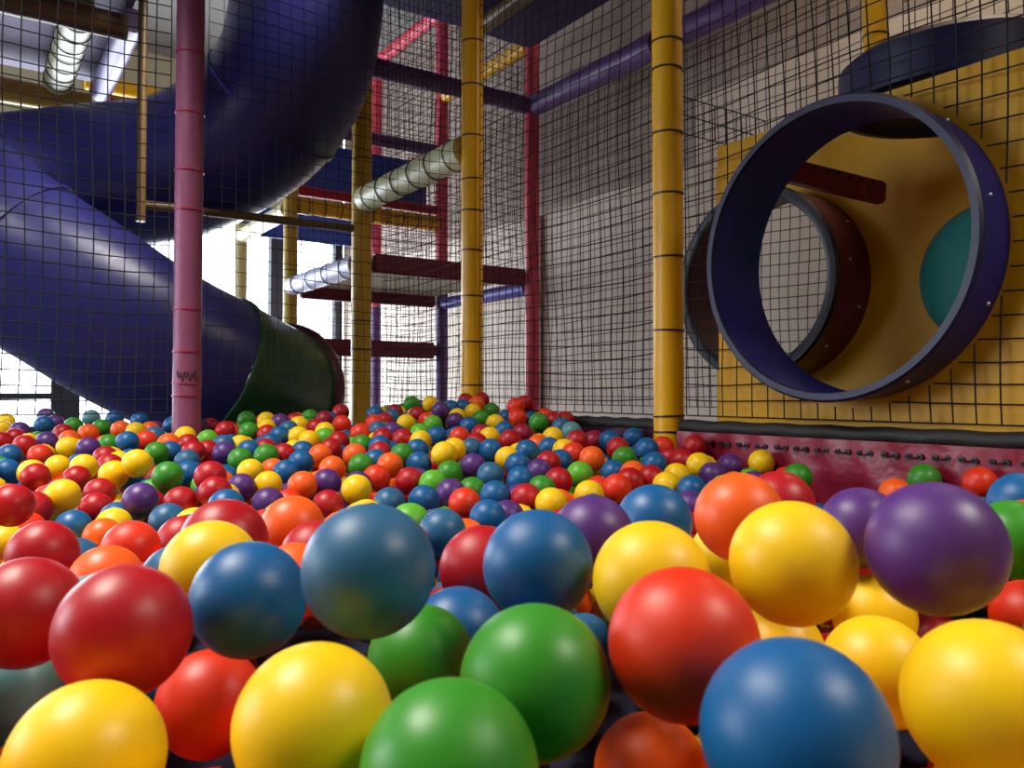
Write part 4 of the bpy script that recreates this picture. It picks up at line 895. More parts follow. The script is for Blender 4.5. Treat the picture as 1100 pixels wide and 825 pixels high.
-1221 1467 -317 O 1 -956 1823 -297 G 1 -260 1657 -298 P 1 -36 2386 -229 P 1 -1807 2325 -234 R 1 121 2732 -180 B 1 -1555 2249 -263 G 1 271 2066 -283 S 1 428 1995 -291 G 1 -398 832 -258 S 1 843 1696 -275 P 1 -1369 3116 -208 O 1
-2147 2667 -224 G 1 -553 1182 -287 S 1 -1039 1510 -314 R 1 -438 2377 -223 R 1 -270 1728 -310 B 1 -819 2330 -251 P 1 218 2452 -217 Y 1 -99 1635 -311 P 1 70 2360 -236 O 1 -756 2200 -269 P 1 -1022 2580 -237 Y 1 -644 2134 -277 G 1
7 2299 -229 R 1 -118 1496 -294 V 1 -1122 1454 -312 B 1 -1237 2793 -219 O 1 -157 602 -231 V 1 -2035 2490 -237 O 1 163 302 -199 Y 1 -1245 2066 -284 R 1 -81 1116 -289 S 1 614 1444 -307 S 1 -721 874 -280 S 1 -1429 2002 -273 G 1
370 2612 -226 B 1 1010 1138 -230 B 1 -196 3068 -162 R 1 -96 1031 -288 S 1 -343 1836 -295 B 1 -859 2390 -245 Y 1 641 1068 -255 R 1 551 1690 -301 L 1 -602 3118 -175 L 1 610 1332 -277 R 1 -475 528 -251 T 1 295 346 -189 Y 1
-1019 1705 -307 B 1 -265 2596 -220 Y 1 -458 2866 -202 B 1 -368 2338 -246 Y 1 -488 704 -259 O 1 -251 1113 -263 S 1 -377 1662 -308 Y 1 -159 3217 -155 Y 1 -1879 2291 -251 Y 1 188 2620 -221 V 1 -1312 2886 -215 V 1 112 2934 -168 Y 1
-1707 3033 -163 P 1 -453 3682 -115 B 1 -760 2581 -230 O 1 258 2759 -206 R 1 -154 1830 -293 L 1 -410 643 -246 T 1 -222 1250 -288 G 1 -1343 2236 -268 B 1 504 1971 -286 B 1 -367 1098 -269 R 1 -1188 2643 -231 Y 1 96 1968 -292 G 1
-199 3415 -135 R 1 -563 3287 -167 V 1 -351 3523 -141 P 1 -871 3267 -174 P 1 -649 1057 -263 S 1 -986 1206 -296 S 1 696 1829 -285 B 1 67 1880 -296 O 1 -1509 2428 -256 R 1 -774 3260 -170 Y 1 1035 1208 -256 Y 1 -1496 2089 -281 G 1
183 2695 -207 Y 1 -740 2513 -238 R 1 -460 2653 -212 L 1 -1639 2912 -212 O 1 14 1740 -298 B 1 -458 1557 -303 P 1 360 628 -221 Y 1 -1876 2820 -222 R 1 -155 2958 -174 P 1 -630 2581 -231 O 1 -1577 2397 -246 B 1 145 2448 -242 V 1
797 1290 -256 R 1 -512 2796 -204 R 1 428 2099 -274 G 1 833 1419 -285 B 1 -1596 3126 -203 G 1 -1182 1404 -319 B 1 155 2275 -253 R 1 811 907 -236 B 1 -1470 1900 -284 Y 1 -660 1688 -275 Y 1 -685 2006 -279 V 1 -399 1415 -299 Y 1
463 1237 -305 R 1 -1255 2234 -267 V 1 -1399 3259 -194 Y 1 -630 1272 -304 G 1 668 1983 -286 B 1 -486 975 -267 V 1 -449 3768 -133 B 1 247 774 -216 Y 1 -1074 1218 -313 R 1 -612 2355 -253 L 1 -754 3519 -162 R 1 -1313 2070 -267 V 1
478 690 -217 G 1 799 1932 -280 P 1 -1178 1709 -299 G 1 781 1076 -250 B 1 -327 1602 -299 Y 1 -1551 2854 -225 B 1 -1194 1832 -291 Y 1 -1276 2952 -208 Y 1 409 1803 -297 G 1 -406 753 -243 O 1 -1400 3034 -210 R 1 326 1973 -284 R 1
-1091 2453 -246 P 1 281 1118 -324 S 1 655 1527 -295 G 1 -1563 2998 -213 S 1 -1601 2182 -272 V 1 -1022 3101 -168 V 1 737 2075 -278 V 1 -415 3451 -149 Y 1 -401 2574 -227 O 1 -91 2103 -269 G 1 -93 2664 -207 B 1 83 1507 -300 R 1
487 1562 -308 B 1 185 1105 -342 S 1 -1760 2272 -257 B 1 -1970 2642 -229 V 1 193 177 -202 B 1 -228 3273 -132 P 1 -634 2258 -244 B 1 -755 3036 -196 O 1 355 1511 -318 R 1 -26 1818 -303 Y 1 -878 1836 -286 Y 1 -1166 3137 -195 R 1
-1346 2133 -274 V 1 655 874 -255 B 1 -201 1515 -309 R 1 -631 3580 -154 R 1 -760 1851 -291 Y 1 -1797 2699 -232 P 1 -731 2795 -216 V 1 -1116 2353 -232 G 1 -952 2208 -231 R 1 -48 1497 -306 R 1 -1379 1913 -283 L 1 -108 2896 -180 O 1
-321 249 -231 Y 1 -831 2869 -201 B 1 256 853 -228 Y 1 -1361 1984 -251 O 1 -312 3211 -160 R 1 -1019 3362 -188 Y 1 352 1047 -290 R 1 -948 1726 -307 P 1 -1653 1995 -285 V 1 480 1796 -300 R 1 157 2362 -240 R 1 -1830 2930 -216 Y 1
-434 2948 -184 R 1 -1206 3401 -167 R 1 -827 2679 -224 B 1 -1432 2838 -220 R 1 -1791 2846 -222 B 1 -896 1052 -298 Y 1 -787 1275 -304 Y 1 -1243 1738 -293 P 1 -543 3212 -174 Y 1 -66 1184 -295 S 1 -497 1896 -293 V 1 675 1181 -268 R 1
-1321 3309 -202 P 1 -1549 1988 -270 G 1 -218 1409 -291 O 1 73 2449 -241 G 1 -666 2406 -251 O 1 -354 2827 -204 B 1 341 2043 -288 Y 1 939 1182 -236 B 1 -621 637 -260 R 1 -927 3027 -174 G 1 -1689 2303 -258 P 1 -698 3244 -155 B 1
-1773 3002 -185 Y 1 -660 737 -257 R 1 -676 2847 -212 P 1 -399 2464 -240 O 1 -637 1196 -278 Y 1 -1460 2235 -272 R 1 -223 982 -243 O 1 269 1269 -341 Y 1 636 784 -245 V 1 -890 2321 -257 B 1 644 944 -261 B 1 96 3010 -171 B 1
-931 3505 -180 B 1 32 278 -204 G 1 -895 2589 -227 V 1 259 1766 -301 R 1 -621 3458 -164 G 1 292 2355 -254 O 1 -857 3374 -182 S 1 -417 1738 -308 B 1 23 733 -219 P 1 135 1907 -271 O 1 -87 1307 -296 B 1 -1651 2391 -255 G 1
27 1329 -304 O 1 1030 1548 -277 G 1 -1028 1900 -293 R 1 29 854 -248 S 1 -986 3283 -185 O 1 -1022 3524 -157 R 1 -406 452 -242 T 1 -1556 2514 -245 O 1 -578 884 -267 R 1 -794 2082 -274 B 1 457 534 -229 G 1 657 1389 -297 P 1
535 1344 -310 R 1 -87 1976 -287 R 1 -1378 2488 -245 Y 1 -1078 3243 -196 R 1 -1194 3203 -199 B 1 -144 2808 -192 B 1 171 1368 -318 P 1 -779 1047 -297 Y 1 363 1328 -328 R 1 370 907 -231 R 1 -1760 2385 -252 Y 1 -1707 2226 -268 B 1
916 1014 -233 B 1 -661 1893 -291 P 1 -735 3189 -186 Y 1 -409 1487 -307 B 1 -48 344 -215 G 1 841 1802 -271 P 1 -1438 2368 -260 B 1 -1300 3106 -209 P 1 135 887 -244 Y 1 -81 1860 -271 P 1 -883 1940 -349 O 1 362 818 -290 Y 1
-1531 2171 -339 G 1 -72 2864 -237 G 1 -1709 2090 -342 P 1 -131 2306 -325 B 1 -89 834 -314 R 1 -1795 2191 -324 B 1 309 1419 -369 R 1 527 842 -318 V 1 -915 1546 -400 V 1 -1593 2036 -329 P 1 -35 541 -257 G 1 -840 1824 -354 S 1
464 726 -289 V 1 -1969 2591 -314 R 1 -304 880 -252 S 1 -528 3453 -183 B 1 255 1878 -372 S 1 393 420 -279 Y 1 -779 1660 -388 Y 1 192 1665 -343 G 1 -591 1530 -378 P 1 -686 2338 -318 O 1 -44 647 -299 B 1 -636 2720 -294 R 1
68 1555 -383 B 1 -919 2222 -331 O 1 -1488 3030 -287 O 1 462 1648 -369 Y 1 -1352 2884 -277 V 1 -1167 2574 -318 P 1 -1246 3310 -262 V 1 302 992 -309 R 1 369 2338 -292 Y 1 -151 1673 -367 R 1 603 1025 -334 R 1 -1238 1747 -369 P 1
-540 661 -342 T 1 363 2571 -294 P 1 553 939 -322 R 1 -214 2516 -264 B 1 -1080 1608 -352 P 1 424 599 -309 Y 1 -579 3357 -210 V 1 397 1741 -386 V 1 331 2115 -335 S 1 -781 3371 -238 G 1 -82 246 -281 G 1 -233 415 -288 Y 1
-1433 1706 -356 Y 1 769 1706 -354 V 1 -170 2430 -313 R 1 900 1155 -310 B 1 -727 2106 -333 V 1 -798 1477 -374 V 1 -322 2369 -302 G 1 -142 887 -327 R 1 -335 2435 -325 Y 1 -1854 2328 -330 B 1 408 1914 -325 Y 1 562 627 -259 V 1
-1034 1290 -392 R 1 -280 1399 -359 V 1 -726 1026 -364 Y 1 -1380 2415 -335 R 1 -1775 2748 -301 V 1 -1630 2772 -309 G 1 -1145 1925 -348 S 1 -232 254 -309 Y 1 897 1401 -338 O 1 -397 1967 -368 B 1 38 904 -345 S 1 580 681 -317 V 1
-645 3663 -182 R 1 -445 567 -314 T 1 -27 1222 -356 Y 1 49 404 -262 O 1 710 744 -244 V 1 -640 1005 -353 S 1 -752 1982 -369 Y 1 -738 2405 -277 Y 1 23 1881 -354 V 1 -100 2132 -347 G 1 -52 1376 -376 G 1 -917 3562 -227 Y 1
-1801 2617 -295 G 1 497 1946 -364 V 1 -954 1286 -385 O 1 -638 1115 -361 Y 1 -544 2616 -278 G 1 -357 701 -283 T 1 253 734 -307 Y 1 -154 1280 -331 P 1 1133 1414 -320 B 1 -302 1616 -371 Y 1 625 1689 -350 R 1 -376 2961 -262 B 1
-1127 1336 -405 Y 1 -188 682 -256 O 1 837 962 -310 B 1 201 510 -296 Y 1 -192 2028 -341 V 1 -1207 2912 -293 G 1 784 1809 -338 G 1 441 1506 -377 G 1 368 1272 -409 V 1 865 1319 -335 V 1 -816 990 -364 Y 1 -1163 2265 -339 B 1
-1279 2621 -278 P 1 492 1042 -327 R 1 846 1104 -266 B 1 -89 458 -264 G 1 -160 1470 -363 Y 1 -900 3184 -257 B 1 176 1890 -376 P 1 -1624 2255 -337 G 1 291 517 -272 Y 1 -929 2515 -274 V 1 -1026 2960 -238 R 1 962 1298 -351 L 1
-151 591 -308 V 1 -1055 2109 -352 O 1 -1806 2871 -287 S 1 -602 2846 -281 L 1 537 2033 -348 P 1 -1621 2650 -300 O 1 1115 1283 -344 P 1 -350 418 -309 T 1 -217 3358 -222 G 1 -1993 2833 -261 R 1 -388 2594 -299 P 1 907 1051 -304 B 1
-365 3686 -152 O 1 154 251 -284 B 1 303 287 -255 Y 1 -651 3179 -219 Y 1 667 1916 -351 V 1 -1575 3078 -288 G 1 296 1215 -395 L 1 -341 1349 -336 Y 1 -332 845 -316 S 1 -919 3383 -226 O 1 477 1758 -377 L 1 -51 3205 -235 B 1
-1873 2553 -298 G 1 -448 1216 -324 B 1 1095 1512 -347 R 1 511 2410 -328 R 1 845 1857 -323 G 1 -688 3306 -241 R 1 -1308 1866 -364 L 1 -1266 2373 -331 Y 1 304 905 -282 Y 1 -935 2357 -339 R 1 -222 1637 -368 Y 1 -1778 2468 -310 B 1
-1236 2155 -327 B 1 -1213 2698 -314 B 1 -102 1544 -368 B 1 1052 1320 -334 G 1 223 2071 -363 B 1 -1237 3093 -269 P 1 -1020 1705 -386 P 1 193 1322 -385 O 1 -783 3684 -216 G 1 -476 1312 -361 G 1 -47 2528 -305 B 1 -106 1099 -362 S 1
-1013 2882 -263 P 1 -530 1037 -339 S 1 189 1523 -374 P 1 474 1345 -372 G 1 -157 3036 -213 G 1 -281 2673 -287 B 1 -465 2453 -285 B 1 317 1742 -353 B 1 136 1628 -366 G 1 -100 717 -307 O 1 275 400 -279 Y 1 293 2601 -300 B 1
-908 2041 -361 B 1 -889 2985 -285 P 1 -641 848 -346 R 1 -340 309 -297 Y 1 -245 1471 -350 P 1 202 338 -245 Y 1 -606 1401 -368 O 1 26 318 -290 G 1 -996 2151 -321 G 1 633 1810 -332 R 1 -341 1540 -389 V 1 -834 2118 -354 Y 1
502 2109 -321 S 1 -389 3490 -227 P 1 -1299 2008 -338 G 1 -1295 2295 -319 L 1 -386 2737 -262 B 1 -729 2718 -230 R 1 -1152 2388 -287 S 1 -1466 2095 -360 S 1 -1110 2042 -306 R 1 -518 891 -343 R 1 -533 1269 -323 B 1 -546 2687 -279 B 1
169 1953 -341 S 1 -524 1511 -381 B 1 236 2679 -295 B 1 -205 1172 -327 S 1 -1002 1386 -382 P 1 -741 2877 -263 R 1 -779 902 -342 Y 1 82 1073 -415 S 1 450 2294 -338 B 1 -672 1745 -338 R 1 -977 3337 -241 S 1 -1455 2714 -265 R 1
-510 3827 -180 V 1 -993 2581 -312 Y 1 -161 276 -289 Y 1 -625 1942 -366 O 1 -1305 1776 -339 R 1 327 759 -265 Y 1 206 1591 -369 O 1 -753 3435 -233 O 1 -2081 2562 -295 Y 1 365 1139 -384 R 1 -572 774 -340 R 1 -543 2098 -329 Y 1
154 1782 -352 R 1 763 973 -324 B 1 615 2087 -360 V 1 512 1849 -373 R 1 -756 1823 -368 Y 1 572 2288 -314 P 1 -12 1686 -343 V 1 -842 2916 -288 Y 1 430 636 -245 Y 1 -687 1396 -380 B 1 -238 1817 -373 O 1 707 1293 -325 Y 1
417 2199 -315 B 1 -382 797 -337 O 1 -885 1090 -367 Y 1 1193 1377 -330 B 1 -473 444 -312 T 1 241 1049 -385 S 1 749 1623 -340 B 1 913 1543 -329 R 1 -294 3125 -212 V 1 -764 1113 -377 Y 1 -1195 1503 -395 Y 1 -903 1339 -372 L 1
382 1036 -365 R 1 -207 1534 -384 B 1 309 1643 -349 Y 1 -1378 2560 -300 V 1 -213 853 -319 R 1 124 2511 -278 G 1 -675 1668 -374 G 1 84 2244 -308 P 1 -1460 2482 -276 B 1 -643 1295 -370 B 1 -1685 2452 -328 G 1 167 2209 -332 O 1
-27 2823 -275 B 1 297 2477 -296 B 1 -546 562 -339 T 1 -1277 2522 -326 G 1 -499 769 -284 R 1 -316 2502 -284 B 1 -393 2145 -347 R 1 -274 1683 -394 R 1 -1380 1646 -374 R 1 -1971 2485 -301 G 1 684 1450 -373 O 1 845 1561 -335 P 1
-1595 1925 -366 G 1 576 2190 -324 V 1 -652 2901 -258 L 1 -134 2630 -294 L 1 1009 1372 -304 R 1 -361 1727 -384 G 1 -552 2795 -290 V 1 -89 1472 -363 Y 1 -520 3521 -208 P 1 -231 2622 -292 G 1 -1280 2839 -292 R 1 793 1293 -341 P 1
928 1778 -333 B 1 -419 2819 -260 R 1 -117 1886 -368 L 1 -394 3611 -222 G 1 243 859 -299 Y 1 -1443 1893 -354 G 1 -978 2415 -323 R 1 -870 1608 -389 G 1 -182 1918 -340 Y 1 987 1596 -349 P 1 130 2148 -355 V 1 -284 368 -277 Y 1
-1577 2926 -282 R 1 -579 1851 -363 B 1 179 801 -279 Y 1 -430 2313 -327 B 1 -1885 2887 -279 Y 1 -291 2167 -352 B 1 558 1178 -340 R 1 354 354 -261 Y 1 -862 2260 -346 Y 1 -756 2525 -325 V 1 -133 2764 -278 G 1 -606 2242 -325 V 1
98 2831 -263 P 1 -708 3555 -203 O 1 433 487 -303 Y 1 339 1976 -373 S 1 -42 393 -292 Y 1 -1503 1829 -363 S 1 668 694 -300 V 1 -836 1190 -384 Y 1 -1167 1797 -366 P 1 721 891 -314 B 1 -558 1129 -364 S 1 -1079 3096 -249 O 1
-1354 2970 -292 B 1 -691 1597 -386 O 1 -1280 3003 -275 P 1 1002 1479 -323 R 1 -684 2646 -283 B 1 -369 3335 -208 O 1 -657 3005 -251 R 1 1039 1621 -270 P 1 -485 3617 -228 Y 1 -783 2456 -299 R 1 -446 2542 -312 Y 1 553 1514 -346 Y 1
-191 517 -279 V 1 511 569 -289 G 1 -1101 2479 -324 P 1 -192 346 -280 Y 1 -2134 2715 -285 R 1 24 1962 -374 O 1 -1123 3397 -204 B 1 -83 3140 -243 Y 1 -466 3111 -171 P 1 275 216 -276 Y 1 -84 328 -291 Y 1 -1320 2457 -327 P 1
52 2967 -205 O 1 -1165 3392 -274 Y 1 218 1784 -389 G 1 218 2829 -243 Y 1 -719 3340 -187 B 1 -774 832 -321 S 1 137 2643 -294 G 1 -1697 2614 -307 B 1 119 2738 -277 B 1 -578 3591 -202 P 1 668 1606 -349 Y 1 473 1111 -332 R 1
-1388 2040 -335 Y 1 77 1780 -367 B 1 -416 352 -265 R 1 -359 2208 -316 B 1 -365 2058 -351 Y 1 -325 618 -317 T 1 -182 2098 -345 S 1 -880 2629 -302 P 1 -251 1902 -334 R 1 171 440 -270 O 1 42 2476 -318 O 1 -1707 2307 -329 O 1
-873 3287 -254 P 1 -179 2688 -275 Y 1 -281 3305 -230 B 1 -1267 2723 -272 O 1 -640 751 -333 R 1 308 1333 -394 Y 1 -499 2193 -340 O 1 -792 2654 -286 B 1 -842 1414 -346 R 1 -467 2099 -334 G 1 -924 1424 -373 Y 1 -1153 1607 -363 R 1
606 1434 -386 R 1 -1653 2864 -295 L 1 -1268 1583 -388 G 1 -1342 1836 -310 B 1 439 989 -363 R 1 -101 1738 -369 V 1 -1922 2341 -310 G 1 -792 2777 -294 Y 1 240 583 -288 Y 1 -835 3095 -272 B 1 -607 2543 -295 B 1 -560 1329 -377 O 1
-587 2452 -302 S 1 -868 3500 -252 V 1 -1639 2392 -333 Y 1 -1133 2207 -278 Y 1 -288 183 -311 Y 1 -1690 2785 -269 Y 1 -1488 2406 -320 Y 1 -283 524 -305 V 1 -1713 2707 -307 Y 1 -165 410 -255 Y 1 781 1507 -330 Y 1 -452 1676 -381 Y 1
-386 2881 -266 R 1 -537 1795 -363 S 1 -475 2961 -274 L 1 -449 724 -320 O 1 -1548 2466 -306 R 1 985 1185 -324 B 1 -1058 2615 -288 G 1 -763 1382 -399 G 1 -990 3496 -252 Y 1 -1261 1664 -368 R 1 -714 966 -328 Y 1 629 918 -326 R 1
-945 1486 -340 R 1 -954 3130 -265 B 1 -1631 2508 -281 Y 1 662 2164 -356 G 1 338 2248 -331 G 1 -45 1993 -342 G 1 -982 1598 -378 R 1 -854 1725 -387 V 1 -997 1469 -387 V 1 -720 1216 -386 B 1 -1772 2948 -288 Y 1 -1179 2104 -358 V 1
74 1210 -403 O 1 -76 3080 -191 R 1 -934 2675 -303 B 1 626 843 -335 V 1 151 177 -279 B 1 679 1375 -372 Y 1 -18 816 -306 S 1 -958 2938 -286 P 1 883 1228 -310 R 1 -21 719 -290 R 1 27 1114 -394 S 1 -23 3015 -223 R 1
-1105 1274 -360 O 1 393 2475 -294 G 1 -1363 2769 -266 R 1 -1474 1983 -363 V 1 -698 799 -341 R 1 -13 964 -379 S 1 446 867 -318 R 1 -1546 2672 -308 R 1 -293 3499 -227 B 1 -824 3482 -185 V 1 -1118 2316 -304 R 1 -1883 2707 -267 B 1
-985 3018 -276 P 1 -414 3278 -235 G 1 -885 2465 -325 B 1 -2069 2779 -284 B 1 750 1970 -327 R 1 800 860 -292 B 1 820 1944 -351 P 1 -393 3147 -249 V 1 62 1292 -357 Y 1 79 2589 -301 B 1 -259 2767 -261 R 1 -1111 3334 -270 B 1
-969 1155 -355 R 1 -479 3693 -180 G 1 -994 2319 -333 B 1 -360 2670 -302 L 1 -211 3240 -197 G 1 245 1124 -402 S 1 745 1158 -329 R 1 929 1641 -323 V 1 121 312 -268 B 1 56 1442 -383 V 1 -466 1942 -370 G 1 -246 2477 -320 V 1
-761 1558 -378 R 1 -575 2155 -274 P 1 212 1415 -383 L 1 -821 3221 -241 L 1 -549 3074 -248 Y 1 -972 1833 -365 R 1 -1657 2947 -292 B 1 -525 3172 -242 B 1 -601 3241 -252 R 1 321 1574 -393 P 1 272 2411 -316 O 1 535 775 -284 V 1
798 1052 -317 B 1 -530 2906 -237 S 1 -664 1504 -387 O 1 -1558 2763 -311 V 1 -767 2303 -327 O 1 495 2234 -334 P 1 -587 1721 -379 P 1 -318 3008 -232 G 1 79 168 -269 B 1 -347 3246 -219 Y 1 -680 1819 -344 Y 1 -1047 2214 -301 B 1
-1321 3324 -275 R 1 -675 2184 -327 B 1 376 649 -289 Y 1 -174 1397 -348 P 1 -661 3104 -212 O 1 -453 3411 -203 L 1 -1985 2729 -295 B 1 135 2318 -318 V 1 -335 1028 -286 R 1 -302 1849 -360 P 1 549 1083 -350 R 1 -157 795 -318 O 1
370 528 -300 Y 1 268 1478 -385 R 1 -232 1289 -352 Y 1 -1582 2104 -300 B 1 -59 2310 -318 S 1 -1292 1508 -379 L 1 -176 1773 -367 R 1 410 735 -245 Y 1 -24 1630 -385 V 1 -396 478 -308 T 1 -454 2692 -285 S 1 -264 2862 -240 S 1
-1340 3175 -263 Y 1 -1379 2133 -359 B 1 592 1875 -357 V 1 -106 1614 -395 G 1 -1104 2985 -261 S 1 -915 2858 -243 V 1 858 1477 -315 Y 1 558 1379 -384 Y 1 -506 1723 -364 R 1 -597 2386 -334 S 1 371 1673 -365 V 1 -811 3590 -242 P 1
-422 1814 -360 O 1 -455 3205 -226 R 1 -1885 2446 -305 G 1 409 2062 -340 P 1 -1573 2316 -335 S 1 -3 2741 -268 R 1 -32 2655 -259 S 1 -1076 1508 -403 Y 1 517 1694 -377 B 1 -732 3015 -272 Y 1 87 1903 -377 Y 1 -1419 1781 -366 L 1
-408 1493 -387 Y 1 -260 2091 -361 G 1 -19 1513 -395 P 1 584 1940 -298 R 1 -388 1235 -366 G 1 -104 982 -348 S 1 -164 2268 -274 R 1 300 2186 -299 V 1 -439 939 -305 V 1 -37 2946 -182 Y 1 252 2147 -348 R 1 -1426 2876 -286 R 1
220 2586 -309 G 1 -1070 1758 -323 B 1 -901 2771 -302 Y 1 -381 1653 -388 R 1 -621 1196 -360 Y 1 -8 3134 -245 B 1 -1410 3177 -278 Y 1 -930 1776 -360 R 1 -226 743 -296 O 1 -557 688 -277 R 1 -759 2022 -297 Y 1 -171 3111 -220 Y 1
-175 169 -256 Y 1 -559 3662 -201 L 1 -314 1919 -362 S 1 -1967 2417 -260 B 1 -424 3591 -141 P 1 -129 2053 -358 S 1 -110 3005 -257 B 1 -1058 3409 -266 B 1 -828 1273 -361 P 1 57 757 -281 P 1 2 463 -277 O 1 -794 2972 -272 G 1
378 934 -311 R 1 636 1091 -346 R 1 96 1145 -391 S 1 -428 1366 -381 P 1 -507 1425 -385 R 1 28 2021 -319 V 1 -1762 2367 -329 Y 1 -1376 2317 -347 R 1 620 1250 -354 S 1 -1074 1396 -337 B 1 51 1633 -383 P 1 212 2304 -298 L 1
47 3075 -200 P 1 -279 3517 -143 G 1 445 787 -324 V 1 4 2213 -345 R 1 827 1180 -321 B 1 -1333 1558 -349 Y 1 -1427 3244 -265 B 1 -577 2025 -346 Y 1 -1506 2824 -285 G 1 180 1166 -386 S 1 -1833 2767 -261 Y 1 -310 3580 -193 Y 1
41 2092 -355 R 1 110 570 -296 O 1 -527 2283 -331 R 1 -454 1055 -321 R 1 -1032 3219 -259 Y 1 0 240 -282 G 1 1055 1223 -348 Y 1 -390 1164 -320 R 1 196 693 -267 Y 1 -1429 2612 -258 B 1 -45 1152 -363 S 1 -1204 2329 -323 V 1
-676 2461 -317 P 1 228 950 -286 S 1 -1502 2899 -285 Y 1 -1951 2659 -295 B 1 -1214 2970 -243 R 1 -1288 2217 -349 Y 1 -248 2244 -327 P 1 -685 3410 -246 B 1 262 1698 -377 R 1 -600 3810 -185 Y 1 523 1583 -385 B 1 -1584 2794 -242 O 1
571 2070 -292 P 1 -1649 2148 -326 Y 1 -18 1307 -374 B 1 117 1504 -377 B 1 -1333 1701 -378 B 1 -735 1311 -352 G 1 -460 830 -341 O 1 -564 1610 -364 O 1 -1155 3110 -286 B 1 -1018 2038 -354 P 1 -82 3268 -228 R 1 -788 3288 -257 G 1
294 2029 -351 L 1 -535 1956 -366 Y 1 1007 1678 -338 G 1 -389 647 -326 T 1 -942 3270 -249 L 1 -233 2986 -257 G 1 273 1939 -322 Y 1 -1947 2570 -237 R 1 -463 646 -336 T 1 -1379 2697 -302 R 1 710 2062 -350 P 1 430 1575 -353 B 1
-11 2361 -325 B 1 -1071 1838 -370 P 1 -829 1996 -358 O 1 -680 2810 -276 B 1 -503 2363 -277 Y 1 -585 942 -337 S 1 -710 1917 -356 R 1 690 1763 -340 P 1 -1234 3194 -269 R 1 -1701 3015 -269 Y 1 -1181 3033 -263 R 1 -1242 2890 -235 P 1
-142 1163 -360 S 1 142 2868 -212 P 1 -241 3432 -201 G 1 -79 2410 -326 V 1 846 1777 -362 B 1 -636 2066 -310 P 1 -733 1722 -383 Y 1 -1184 1663 -390 B 1 -1850 2251 -319 B 1 -184 1089 -301 S 1 80 2164 -308 O 1 -285 2938 -264 P 1
75 242 -271 B 1 -463 1603 -365 G 1 386 1390 -372 B 1 -1391 3081 -283 R 1 -2052 2694 -300 Y 1 -1445 2242 -350 O 1 -382 3071 -231 V 1 28 1362 -383 P 1 -1011 1317 -325 G 1 309 2686 -270 R 1 -237 2375 -315 R 1 -368 918 -330 S 1
-1192 3258 -252 Y 1 -930 1679 -366 R 1 -695 2558 -285 G 1 467 457 -248 Y 1 -905 2153 -317 B 1 461 1436 -390 Y 1 -1182 1421 -405 B 1 632 2009 -351 Y 1 -577 2184 -350 Y 1 -1239 2437 -313 G 1 -698 3711 -235 Y 1 -633 1589 -337 O 1
542 1290 -359 B 1 -1206 1535 -334 L 1 145 2051 -326 R 1 -949 3205 -209 G 1 -1016 1968 -362 R 1 201 2405 -322 R 1 47 2908 -258 Y 1 225 1222 -423 R 1 -1051 1208 -392 B 1 342 1809 -355 P 1 -1703 2529 -307 P 1 -144 2874 -272 L 1
202 2472 -286 R 1 -1116 1742 -383 P 1 -808 2843 -264 G 1 -1684 2216 -336 Y 1 238 456 -251 Y 1 -288 1766 -367 V 1 -1117 2185 -352 S 1 582 708 -244 V 1 -1157 2025 -356 S 1 -45 180 -281 G 1 145 1267 -397 Y 1 -726 3139 -268 V 1
453 1257 -390 G 1 -1096 1679 -346 B 1 -84 1265 -364 P 1 -38 2077 -327 Y 1 915 1698 -362 B 1 -110 2488 -311 S 1 -911 1215 -367 B 1 -680 2006 -362 B 1 -1497 2571 -299 R 1 -1233 1920 -332 R 1 -100 2932 -262 R 1 -143 2727 -211 O 1
-367 3410 -206 B 1 -513 2032 -312 B 1 -1096 2914 -247 Y 1 -149 1592 -340 P 1 984 1098 -310 B 1 -520 2529 -287 Y 1 720 772 -325 V 1 -1022 2774 -279 Y 1 428 1978 -363 Y 1 -1127 1858 -310 O 1 717 1561 -319 O 1 -831 1350 -382 O 1
-486 1831 -329 G 1 -1368 2202 -343 P 1 -891 3437 -182 G 1 -1355 1962 -361 B 1 128 638 -301 Y 1 -1519 2260 -331 V 1 -394 1598 -339 O 1 -1649 2703 -261 R 1 -650 3599 -231 Y 1 -446 2390 -322 Y 1 -149 3344 -202 Y 1 -550 1490 -308 Y 1
-1529 1924 -326 P 1 35 2308 -318 R 1 -803 1612 -327 G 1 588 1631 -375 R 1 -437 2236 -329 O 1 -45 1056 -382 S 1 -674 3236 -257 B 1 -1081 2712 -301 O 1 -93 2245 -341 Y 1 -610 2314 -319 Y 1 -961 1914 -349 Y 1 -1925 2804 -302 G 1
143 1549 -320 B 1 -56 1809 -382 Y 1 -1522 3184 -225 O 1 -488 2855 -268 Y 1 -517 3300 -236 V 1 -841 1543 -388 B 1 -714 882 -362 S 1 -353 2288 -315 B 1 459 1185 -379 R 1 -608 614 -344 T 1 379 1111 -320 R 1 610 1322 -354 R 1
-994 2485 -330 P 1 949 1446 -356 Y 1 249 1539 -341 B 1 -864 2370 -331 Y 1 -1386 2485 -321 Y 1 72 993 -400 S 1 -666 3769 -212 B 1 229 275 -263 Y 1 524 2342 -309 R 1 -898 989 -355 Y 1 -948 2102 -354 R 1 -3 2588 -280 O 1
-1462 2161 -323 Y 1 -383 2506 -322 Y 1 558 1773 -364 V 1 -1530 2060 -361 R 1 -807 1902 -363 S 1 -223 3055 -241 P 1 173 1032 -364 S 1 -2085 2741 -220 V 1 249 2240 -332 B 1 635 1514 -361 P 1 -1897 2496 -255 B 1 -158 2557 -287 B 1
-274 3195 -231 R 1 -1239 2546 -255 S 1 -275 300 -256 Y 1 -643 3517 -238 O 1 -1102 1981 -366 Y 1 -330 2837 -281 Y 1 334 456 -273 Y 1 66 834 -312 S 1 -1211 1862 -366 R 1 -2201 2707 -253 P 1 -327 3441 -148 B 1 705 1092 -310 R 1
